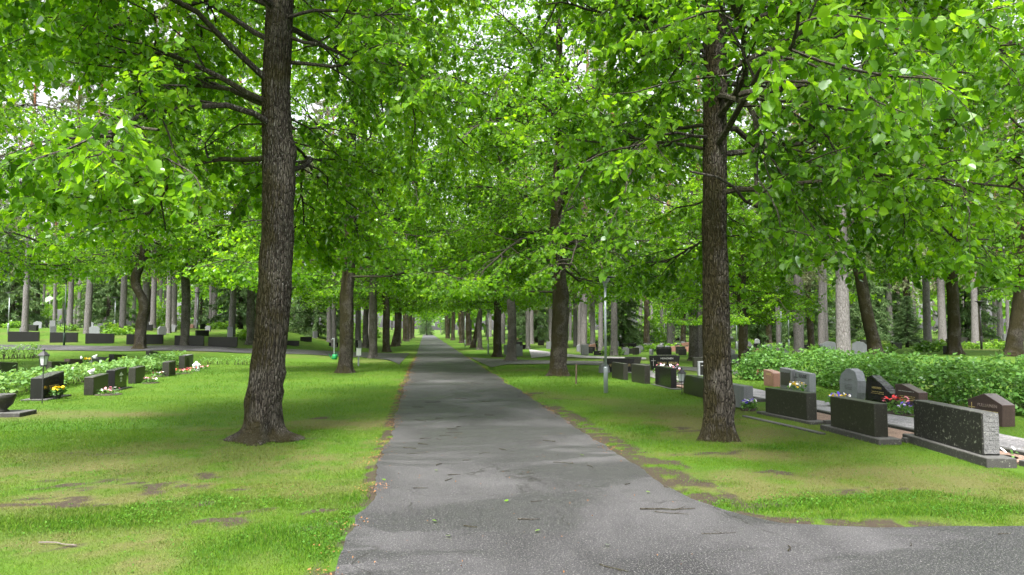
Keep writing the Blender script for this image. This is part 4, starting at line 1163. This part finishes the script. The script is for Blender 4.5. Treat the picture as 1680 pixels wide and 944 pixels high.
# ------------------------------------------------------------------ lamps and small furniture
def lamp(label, loc, H=2.9, mat='steel', s=1.0):
    root = thing('street_lamp', label, 'lamp', loc)
    b = MB(); b.lathe([(.055, -.1), (.055, .62), (.05, .66)], 16); b.build('pole_base', M[mat], root, True)
    b = MB(); b.lathe([(.032, .6), (.028, H - .25)], 14); b.build('pole', M[mat], root, True)
    hd = MB(); hd.lathe([(.03, H - .26), (.045, H - .24), (.055, H - .18), (.12, H - .09), (.15, H - .05)], 20); ho = hd.build('lamp_head', M['dark_metal'] if mat != 'steel' else M['steel'], root, True)
    c = MB(); c.lathe([(.15, H - .045), (.25, H - .03), (.255, H - .01), (.20, H), (.05, H + .015)], 24); c.build('lamp_cover', M['dark_metal'], ho, True)
    root.scale = (s, s, s); return root
lamp('grey steel path lamp with a flat disc head on the right lawn', at(994, 645), 2.95)
lamp('dark green lamp pole in front of the broad dark slabs on the left', at(105, 567), 3.6, 'pole_green')
lamp('grey lamp at the far left edge of the wood', atd(15, 46), 2.6)
lamp('small grey lamp right of the second dark slab in the wood', atd(189, 52), 2.3)
lamp('grey lamp behind the straight dark lime on the left', atd(324, 56), 2.8)
lamp('grey lamp between the trunks of the right avenue row', at(801, 582), 2.9)
lamp('distant lamp post in the right avenue row', at(763, 570), 3.2)
lamp('grey lamp post beside a pine behind the shrub on the right', atd(1281, 42), 3.4)
lamp('thin grey lamp post right of the pine behind the shrub', atd(1293, 50), 2.9)
lamp('dark lamp post under the upright lime near the right edge', atd(1608, 38), 2.5, 'dark_metal')
lamp('pale lamp post far behind the nearest right lime', atd(1208, 55), 2.9)

def lantern(label, loc, h, mat='dark_metal', s=1.0, name='grave_lantern'):
    root = thing(name, label, 'lantern', loc)
    if h > .05:
        b = MB(); b.tube([(0, 0, -.1), (0, 0, h)], .011, 8); b.build('pole', M[mat], root)
    g = MB(); g.lathe([(.055 * s, h + .03), (.085 * s, h + .2 * s)], 6); g.build('glass', M['glass'], root)
    f = MB(); f.lathe([(.065 * s, h), (.065 * s, h + .028)], 6)
    for k in range(6):
        a = 2 * math.pi * k / 6
        f.tube([(.058 * s * math.cos(a), .058 * s * math.sin(a), h + .02), (.089 * s * math.cos(a), .089 * s * math.sin(a), h + .205 * s)], .006, 4)
    f.build('frame', M[mat], root)
    c = MB(); c.lathe([(.115 * s, h + .2 * s), (.11 * s, h + .215 * s), (.05 * s, h + .27 * s), (.02 * s, h + .29 * s), (.02 * s, h + .32 * s), (.005, h + .34 * s)], 6); c.build('cap', M[mat], root)
    return root
x, y = G(69, 662); lantern('black six sided lantern on a tall pole in front of the slanted black gravestone', (x, y, 0), .80, s=1.15)
x, y = G(1119, 648); lantern('dark pole lantern between two grave slabs left of the nearest right trunk', (x, y, 0), .30, s=1.1)
x, y = G(322, 609)
root = thing('grave_lantern', 'white painted candle lantern on the grass before the grey gravestone', 'lantern', (x, y, 0))
b = MB()
for sx in (-.09, .09):
    for sy in (-.09, .09): b.box((sx, sy, .12), (.022, .022, .24))
b.box((0, 0, .012), (.22, .22, .024)); b.box((0, 0, .245), (.22, .22, .012)); b.build('frame', M['white'], root)
b = MB(); b.box((0, 0, .13), (.16, .16, .2)); b.build('glass', M['glass'], root)
b = MB(); b.lathe([(.17, .25), (.08, .32), (.05, .34), (.05, .37), (.02, .39)], 4); b.build('roof', M['white'], root)
# white dove on second left stone and ornament further back
def dove(label, loc, s=1.0, rz=0):
    root = thing('dove_ornament', label, 'ornament', loc, rz)
    b = MB(); b.tube([(-.09 * s, 0, .05 * s), (-.05 * s, 0, .05 * s), (0, 0, .055 * s), (.05 * s, 0, .085 * s), (.075 * s, 0, .12 * s), (.10 * s, 0, .125 * s)], [.004 * s, .03 * s, .048 * s, .036 * s, .026 * s, .006 * s], 12); b.build('body', M['white'], root, True)
    w = MB(); w.prism([(-.09 * s, .06 * s), (.02 * s, .05 * s), (.02 * s, .09 * s), (-.04 * s, .09 * s)], .012 * s, .035 * s); w.prism([(-.09 * s, .06 * s), (.02 * s, .05 * s), (.02 * s, .09 * s), (-.04 * s, .09 * s)], .012 * s, -.047 * s); w.build('wing', M['white'], root)
    b = MB(); b.box((0, 0, .012 * s), (.09 * s, .06 * s, .024 * s)); b.build('foot', M['white'], root)
x, y = G(160, 643); dove('white dove figure perched on the second black gravestone of the left row', (x - .16, y, .46), 1.0, 1.0)
x, y = D(152, 27.5); dove('white dove figure on the small grey gravestone behind the low hedge', (x + .08, y + .1, zf(x, y) + .49), 1.0, .4)
x, y = D(136, 27.3); dove('greyish bird figure on the reddish gravestone behind the low hedge', (x, y, zf(x, y) + .47), .8, 2)

# flowers
def flowers(label, loc, petals, size=.25, n=26, seed=0, pot=False, h=.13, name='flower_bed', cat='flowers'):
    r = np.random.default_rng(seed)
    root = thing(name, label, cat, loc)
    if pot:
        b = MB(); b.lathe([(.07, 0), (.10, .11), (.105, .13), (.09, .13)], 14); b.build('pot', M['dark_metal'], root)
    else:
        b = MB(); b.lathe([(size * 1.15, -.03), (size * 1.1, .015), (size * .6, .035)], 16); b.build('soil', M['soil'], root)
    z0 = .12 if pot else .02
    P = []
    for i in range(int(n * 5)):
        a = r.uniform(0, 6.28); q = r.random() ** .5 * size
        P.append((q * math.cos(a), q * math.sin(a), z0 + r.uniform(0, h * .8)))
    P = np.array(P); Dv = r.normal(size=P.shape); Dv /= np.linalg.norm(Dv, axis=1)[:, None]
    obj('leaves', leaves_mesh('leaves', P, Dv, .06, False, r, droop=0), M['leaf_dark'], root)
    k = len(petals)
    for ci, c in enumerate(petals):
        b = MB()
        for i in range(max(3, n // k)):
            a = r.uniform(0, 6.28); q = r.random() ** .5 * size; cx, cyy, cz = q * math.cos(a), q * math.sin(a), z0 + h * r.uniform(.75, 1.15)
            rad = r.uniform(.022, .04); tx, ty = r.normal() * .5, r.normal() * .5
            v = [(cx, cyy, cz - .008)]; f = []
            for j in range(10):
                aa = 2 * math.pi * j / 10; rr = rad * (1 if j % 2 else .72)
                dx, dy = rr * math.cos(aa), rr * math.sin(aa); v.append((cx + dx, cyy + dy, cz + dx * tx + dy * ty + .006))
            for j in range(10): f.append([0, 1 + j, 1 + (j + 1) % 10])
            b.add(v, f)
        b.build('blossoms', M['petal_' + c], root)
    return root
x, y = G(93, 655); flowers('yellow flowers in a black pot before the slanted black gravestone', (x, y, 0), ['yellow', 'yellow'], .14, 40, 1, True, .14, 'flower_pot')
x, y = G(178, 648); flowers('pink flowers with green leaves between second and third left gravestones', (x, y, 0), ['pink', 'white'], .28, 14, 2)
x, y = G(247, 629); flowers('pink flower clump right of the fourth left gravestone', (x, y, 0), ['pink', 'white'], .22, 26, 3)
x, y = G(262, 618); flowers('pale pink flowers left of the mossy fifth gravestone', (x, y, 0), ['pink', 'white'], .25, 20, 4)
x, y = G(300, 613); flowers('red begonias at the foot of the paired gravestones', (x, y, 0), ['red', 'pink'], .3, 30, 5)
x, y = G(313, 610); flowers('pink and red begonias left of the white lantern', (x, y, 0), ['pink', 'red'], .25, 22, 6)
x, y = G(333, 606); flowers('small pink flowers right of the white lantern', (x, y, 0), ['pink'], .2, 14, 7)
x, y = G(143, 612); x, y = D(146, 26.6); flowers('yellow flowers on the grave behind the low hedge', (x, y, zf(x, y) + .25), ['yellow'], .12, 24, 8, True, .16, 'flower_pot')
x, y = G(1308, 652); flowers('yellow and white pansies behind the slab right of the trunk', (x, y, 0), ['yellow', 'white'], .22, 40, 9, h=.3)
x, y = G(1378, 668); flowers('yellow and violet pansies at the foot of the pale gravestone', (x, y, 0), ['yellow', 'violet', 'white'], .22, 36, 10, h=.22)
x, y = G(1470, 678); flowers('red and pink begonias before the maroon gravestone', (x, y, 0), ['red', 'pink'], .24, 26, 11, h=.26)
x, y = G(1487, 682); flowers('violet pansies edging the red begonias', (x, y, 0), ['violet', 'lilac'], .18, 24, 12, h=.18)
x, y = G(1600, 708); flowers('violet and pink flowers before the gabled gravestone', (x, y, 0), ['violet', 'violet', 'pink'], .22, 34, 13, h=.22)
x, y = G(1229, 674); flowers('white and violet pansies at the right foot of the grey slab', (x, y, .03), ['white', 'violet', 'lilac'], .14, 34, 14, h=.14)
x, y = G(1096, 628); flowers('pale lilac flowers behind the dark slab with the lantern', (x, y, 0), ['lilac', 'white', 'pink'], .4, 60, 15, h=.46)
x, y = G(1238, 619); flowers('white flowers with dark leaves before the red gravestone', (x, y, 0), ['white'], .26, 16, 16)
x, y = G(1640, 762); flowers('pale green leafy plants beside the end of the largest right slab', (x + .25, y + .3, 0), ['white'], .34, 4, 17, h=.12, name='leafy_plant', cat='plant')

# mailbox-like sign, watering can, stake, bins
x, y = G(588, 601)
root = thing('notice_box', 'white box on a thin post beside the second left lime', 'box', (x, y, 0), .3)
b = MB(); b.box((0, 0, .2), (.06, .04, .6)); b.build('post', M['steel'], root)
b = MB(); b.box((0, -.05, .62), (.20, .05, .32)); b.build('panel', M['white'], root, bevel=.01)
b = MB(); b.box((0, -.05, .79), (.22, .08, .02)); b.build('lid', M['steel'], root)
x, y = G(549, 590)
root = thing('watering_can', 'green watering can beside the second left lime', 'watering can', (x, y, 0), .3)
b = MB(); b.lathe([(.13, 0), (.13, .26), (.10, .3)], 18); b.build('body', M['green_plastic'], root, True)
b = MB(); b.tube([(-.12, 0, .06), (-.22, 0, .18), (-.3, 0, .3)], [.03, .022, .018], 8); b.lathe([(.018, 0), (.04, .03)], 10, (-.3, 0, .3)); b.build('spout', M['green_plastic'], root)
b = MB(); b.tube([(-.05, 0, .3), (0, 0, .4), (.12, 0, .36), (.15, 0, .2), (.12, 0, .08)], .012, 6); b.build('handle', M['green_plastic'], root)
x, y = G(547, 589)
root = thing('tap_post', 'thin metal tap post behind the green watering can', 'post', (x - .02, y + .4, 0)); b = MB(); b.tube([(0, 0, -.1), (0, 0, 1.15)], .022, 8); b.build('pipe', M['steel'], root); b = MB(); b.tube([(0, 0, 1.1), (-.1, 0, 1.12), (-.14, 0, 1.05)], .016, 8); b.build('spout', M['steel'], root)
x, y = G(945, 630)
b = MB(); b.tube([(x, y, -.1), (x + .01, y, .3), (x + .015, y, .58)], [.028, .027, .024], 7); o = b.build('wooden_stake', M['wood'], None); tag(o, 'short dark wooden stake in the grass between lime and lamp', 'stake')
for i, px in enumerate((1062, 1078, 1092)):
    x, y = D(px, 74); root = thing('waste_container', ['left', 'middle', 'right'][i] + ' of three dark wheeled waste containers in the far graveyard', 'container', (x, y, zf(x, y)), .1)
    b = MB(); b.prism([(-.35, .12), (.35, .12), (.42, 1.0), (-.42, 1.0)], .7); b.build('body', M['bin'], root, bevel=.02)
    b = MB(); b.prism([(-.44, 1.0), (.44, 1.0), (.40, 1.1), (-.40, 1.1)], .78, -.04); b.build('lid', M['bin'], root, bevel=.02)
    b = MB(); b.box((-.05, -.006, .8), (.26, .008, .2)); b.build('sticker', M['white'], root)
    for sx in (-.28, .28):
        b = MB(); b.tube([(sx - .02, .1, .1), (sx + .02, .1, .1)], .1, 12); b.build('wheel', M['dark_metal'], root)

# ------------------------------------------------------------------ grass blades, litter, twigs
def blade_field():
    r = np.random.default_rng(101)
    XS, YS, SZ = [], [], []
    for (x0, x1, y0, y1, dens, sz) in [(-5.5, -.5, 4.2, 8, 7500, 1.0), (2.4, 6.6, 5.4, 9, 7500, 1.0), (-10, -.5, 8, 12.5, 2600, 1.3), (2.4, 6.9, 9, 14, 2600, 1.3), (-14, -.5, 12.5, 20, 520, 1.8), (2.4, 6.6, 14, 22, 520, 1.8),
                                       (-22, -.5, 20, 36, 120, 2.8), (2.4, 6.4, 22, 34, 120, 2.8), (8.8, 10.6, 8, 22, 420, 1.7), (6.9, 9.5, 5.4, 8, 900, 1.3)]:
        n = int((x1 - x0) * (y1 - y0) * dens)
        XS.append(r.uniform(x0, x1, n)); YS.append(r.uniform(y0, y1, n)); SZ.append(np.full(n, sz))
    x = np.concatenate(XS); y = np.concatenate(YS); s = np.concatenate(SZ)
    dry, soil, lush = masks(x, y)
    el = RL + edge_noise(y, 1); er = np.where(y > 7.2, RR + edge_noise(y, 2), RR)
    yb = np.interp(x, bx, by)
    thin = fbm(x * 2.2, y * 2.2)
    keep = (r.random(len(x)) > np.clip(soil * 1.5, 0, .96)) & (r.random(len(x)) > .35 * dry) & (r.random(len(x)) < .45 + thin) & ((x < el - .02 - .05 * r.random(len(x))) | (x > er + .02 + .06 * r.random(len(x)))) & ~((x > 2.3) & (y < yb + .03)) & ~((x > 7.5) & (x < 8.8))
    # in view only (a step to the side included)
    lat = x * cy_ - y * sy_; dep = x * sy_ + y * cy_
    keep &= (np.abs(lat) < dep * .78 + 1.0)
    x, y, s, dry, lush = x[keep], y[keep], s[keep], dry[keep], lush[keep]
    n = len(x); print('blades', n)
    z = Z(x, y)
    h = .020 * s ** .8 * r.uniform(.5, 1.5, n) * (1 + .6 * lush - .3 * dry); w = .0023 * s * r.uniform(.7, 1.3, n) * (1 + .5 * lush)
    a = r.uniform(0, 6.28, n); lean = r.uniform(.1, 1.0, n) * h; la = r.uniform(0, 6.28, n)
    dx, dy = np.cos(a) * w, np.sin(a) * w
    P = np.stack([x, y, z - .003], 1); T = P + np.stack([np.cos(la) * lean, np.sin(la) * lean, h], 1)
    Wd = np.stack([dx, dy, np.zeros(n)], 1)
    V = np.stack([P - Wd, P + Wd, T], 1).reshape(-1, 3)
    me = fast_mesh('lawn_grass', V, np.arange(n * 3), 3)
    at_ = me.attributes.new('rnd', 'FLOAT', 'POINT'); at_.data.foreach_set('value', np.repeat(r.random(n), 3).astype(np.float32))
    set_masks(me, V)
    o = obj('lawn_grass', me, M['blade']); tag(o, 'short mown grass blades with straw coloured and lush patches', 'grass', kind='stuff')
blade_field()

def litter():
    r = np.random.default_rng(55); n = 9000
    y = 3.6 + (r.random(n) ** 1.5) * 40
    side = r.random(n) < .72
    x = np.where(side, RL + edge_noise(y, 1) + r.normal(size=n) * .09 - .04 + .12 * (fbm(y * 1.5, y * 0 + 2) - .5), RR + edge_noise(y, 2) + r.normal(size=n) * .06 + .02)
    ok = side | (y > 8); x, y = x[ok], y[ok]; n = len(x)
    clump = fbm(y * 2.1, x * 2 + 7); keep = r.random(n) < S(.35, .65, clump); x, y = x[keep], y[keep]; n = len(x)
    k = 260; x = np.concatenate([x, r.uniform(RL, RR, k)]); y = np.concatenate([y, 4 + r.random(k) ** 1.6 * 24]); n = len(x)
    s = r.uniform(.002, .007, n) * (1 + y / 14); a = r.uniform(0, 6.28, n); z = Z(x, y) + .016 + r.random(n) * .006
    u = np.stack([np.cos(a) * s, np.sin(a) * s, r.normal(size=n) * .003], 1); v = np.stack([-np.sin(a) * s * .5, np.cos(a) * s * .5, r.normal(size=n) * .003], 1)
    P = np.stack([x, y, z], 1)
    V = np.stack([P - u, P + v, P + u, P - v], 1).reshape(-1, 3)
    o = obj('leaf_litter', fast_mesh('leaf_litter', V, np.arange(n * 4), 4), M['litter']); tag(o, 'orange brown bud scales littering the path edges', 'litter', kind='stuff')
litter()

def clover():
    r = np.random.default_rng(71); P = []
    for (cx, cyy, rx, ry, s) in LUSH:
        n = int(2600 * min(rx * ry, 1.2)); a = r.uniform(0, 6.28, n); q = r.random(n) ** .6
        P.append(np.stack([cx + rx * q * np.cos(a), cyy + ry * q * np.sin(a)], 1))
    n = 5000; P.append(np.stack([r.uniform(-5, -.8, n), r.uniform(4.2, 11, n)], 1)); P.append(np.stack([r.uniform(2.7, 6.4, n // 2), r.uniform(5.7, 11, n // 2)], 1))
    P = np.concatenate(P); x, y = P[:, 0], P[:, 1]
    keep = ((x < RL - .08) | ((x > RR + .1) & (y > np.interp(x, bx, by) + .06) & (x < 6.5))) & (fbm(x * 1.7, y * 1.7) > .45); x, y = x[keep], y[keep]
    Pt = np.stack([x, y, Z(x, y) + r.uniform(.012, .04, len(x))], 1); Dv = r.normal(size=Pt.shape)
    n0 = len(x)
    me = leaves_mesh('clover', Pt, Dv, .015, False, r, droop=0, flat=.35)
    o = obj('clover', me, M['clover']); tag(o, 'small broad leaved weeds and clover among the grass', 'weeds', kind='stuff')
clover()

r = np.random.default_rng(66)
def twig(px, py, L, ang, label, group=None, rad=.006, mat='branch'):
    x, y = G(px, py)
    root = thing('fallen_twig', label, 'twig', (x, y, zf(x, y) + .014 + rad), 0, group)
    b = MB(); pts = [np.array([-L / 2 * math.cos(ang), -L / 2 * math.sin(ang), 0])]
    d = np.array([math.cos(ang), math.sin(ang), 0])
    for i in range(5):
        d = unit(d + np.array([r.normal() * .2, r.normal() * .2, 0])); pts.append(pts[-1] + d * L / 5 + np.array([0, 0, 0]))
    b.tube(pts, [rad * (1 - .1 * i) for i in range(6)], 5)
    if L > .2:
        q = pts[3]; e = unit(d + np.array([r.normal(), r.normal(), 0]) * .8); b.tube([q, q + e * L * .2, q + e * L * .32 + np.array([0, 0, .004])], [rad * .6, rad * .5, rad * .3], 4)
    b.build('stick', M[mat], root)
twig(105, 893, .34, .1, 'pale forked dead branch on the lawn at lower left', rad=.006, mat='dead')
twig(1095, 838, .5, 0.0, 'long thin black twig across the road right of centre', rad=.007)
for px, py in [(1005, 937), (1100, 845), (880, 826), (868, 858), (770, 867), (768, 758), (927, 762), (968, 768), (738, 706), (728, 716), (718, 723), (700, 730), (673, 738), (680, 745), (752, 702), (805, 683), (760, 685), (690, 692), (722, 688), (685, 670), (745, 782), (735, 790), (900, 726), (955, 707), (1025, 797), (1150, 790), (690, 804), (720, 765), (790, 745), (830, 740), (712, 662), (760, 655), (800, 660), (740, 640), (780, 630), (735, 623), (1180, 880), (1300, 905), (1500, 898), (1650, 880), (700, 722), (742, 712)]:
    twig(px + r.uniform(-3, 3), py, r.uniform(.08, .30) * (1.4 if py < 700 else 1), r.normal() * .7, 'small dark twig lying on the asphalt', 'small twigs scattered on the asphalt', rad=r.uniform(.003, .007))
lm = leaves_mesh('fallen_leaf', np.zeros((1, 3)), np.array([[1.0, 0, 0]]), .034, True, np.random.default_rng(2), droop=0, flat=.02)
lm.materials.append(M['petal_yellow'] if False else M['leaf_pale'])
for px, py in [(717, 775), (633, 792), (829, 828), (718, 860), (733, 884), (996, 898), (955, 750), (1192, 832), (1068, 812), (876, 876)]:
    x, y = G(px, py); o = bpy.data.objects.new('fallen_leaf', lm); col.objects.link(o); o.location = (x, y, .02); o.rotation_euler.z = r.uniform(0, 6)
    tag(o, 'small yellow green leaf fallen on the asphalt', 'leaf', 'fallen leaves on the asphalt')

# ------------------------------------------------------------------ far wood closing the view
def far_wood():
    r = np.random.default_rng(202)
    P = []; tb = MB()
    for i in range(240):
        a = r.uniform(-62, 62) * math.pi / 180 + YAW
        d = r.uniform(120, 230)
        x, y = d * math.sin(a), d * math.cos(a)
        if abs(x - 1) < 6.5 and d < 330:
            d = r.uniform(335, 390); x, y = d * math.sin(a), d * math.cos(a)
        H = r.uniform(11, 22); rad = r.uniform(2.2, 4.2); z = zf(x, y); low = r.uniform(0.0, 4)
        tb.tube([(x, y, z - .2), (x, y, z + H * .8)], [.28, .12], 6)
        n = 130
        q = r.normal(size=(n, 3)); q /= np.linalg.norm(q, axis=1)[:, None]; q *= r.uniform(.5, 1.0, (n, 1))
        q = q * np.array([rad, rad, (H - low) / 2]) + np.array([x, y, z + (H + low) / 2]); P.append(q)
    P = np.concatenate(P); Dv = r.normal(size=P.shape); Dv /= np.linalg.norm(Dv, axis=1)[:, None]
    me = leaves_mesh('far_wood', P, Dv, 1.5, False, r, droop=.2, flat=.9)
    o = obj('far_wood', me, M['leaf_pale']); tag(o, 'dense green wood closing the view beyond the graveyard', 'wood', kind='stuff')
    ot = obj('trunks', tb.mesh('trunks'), M['pine'], o)
far_wood()

print('stones', len([o for o in bpy.data.objects if o.get('category') == 'gravestone']))
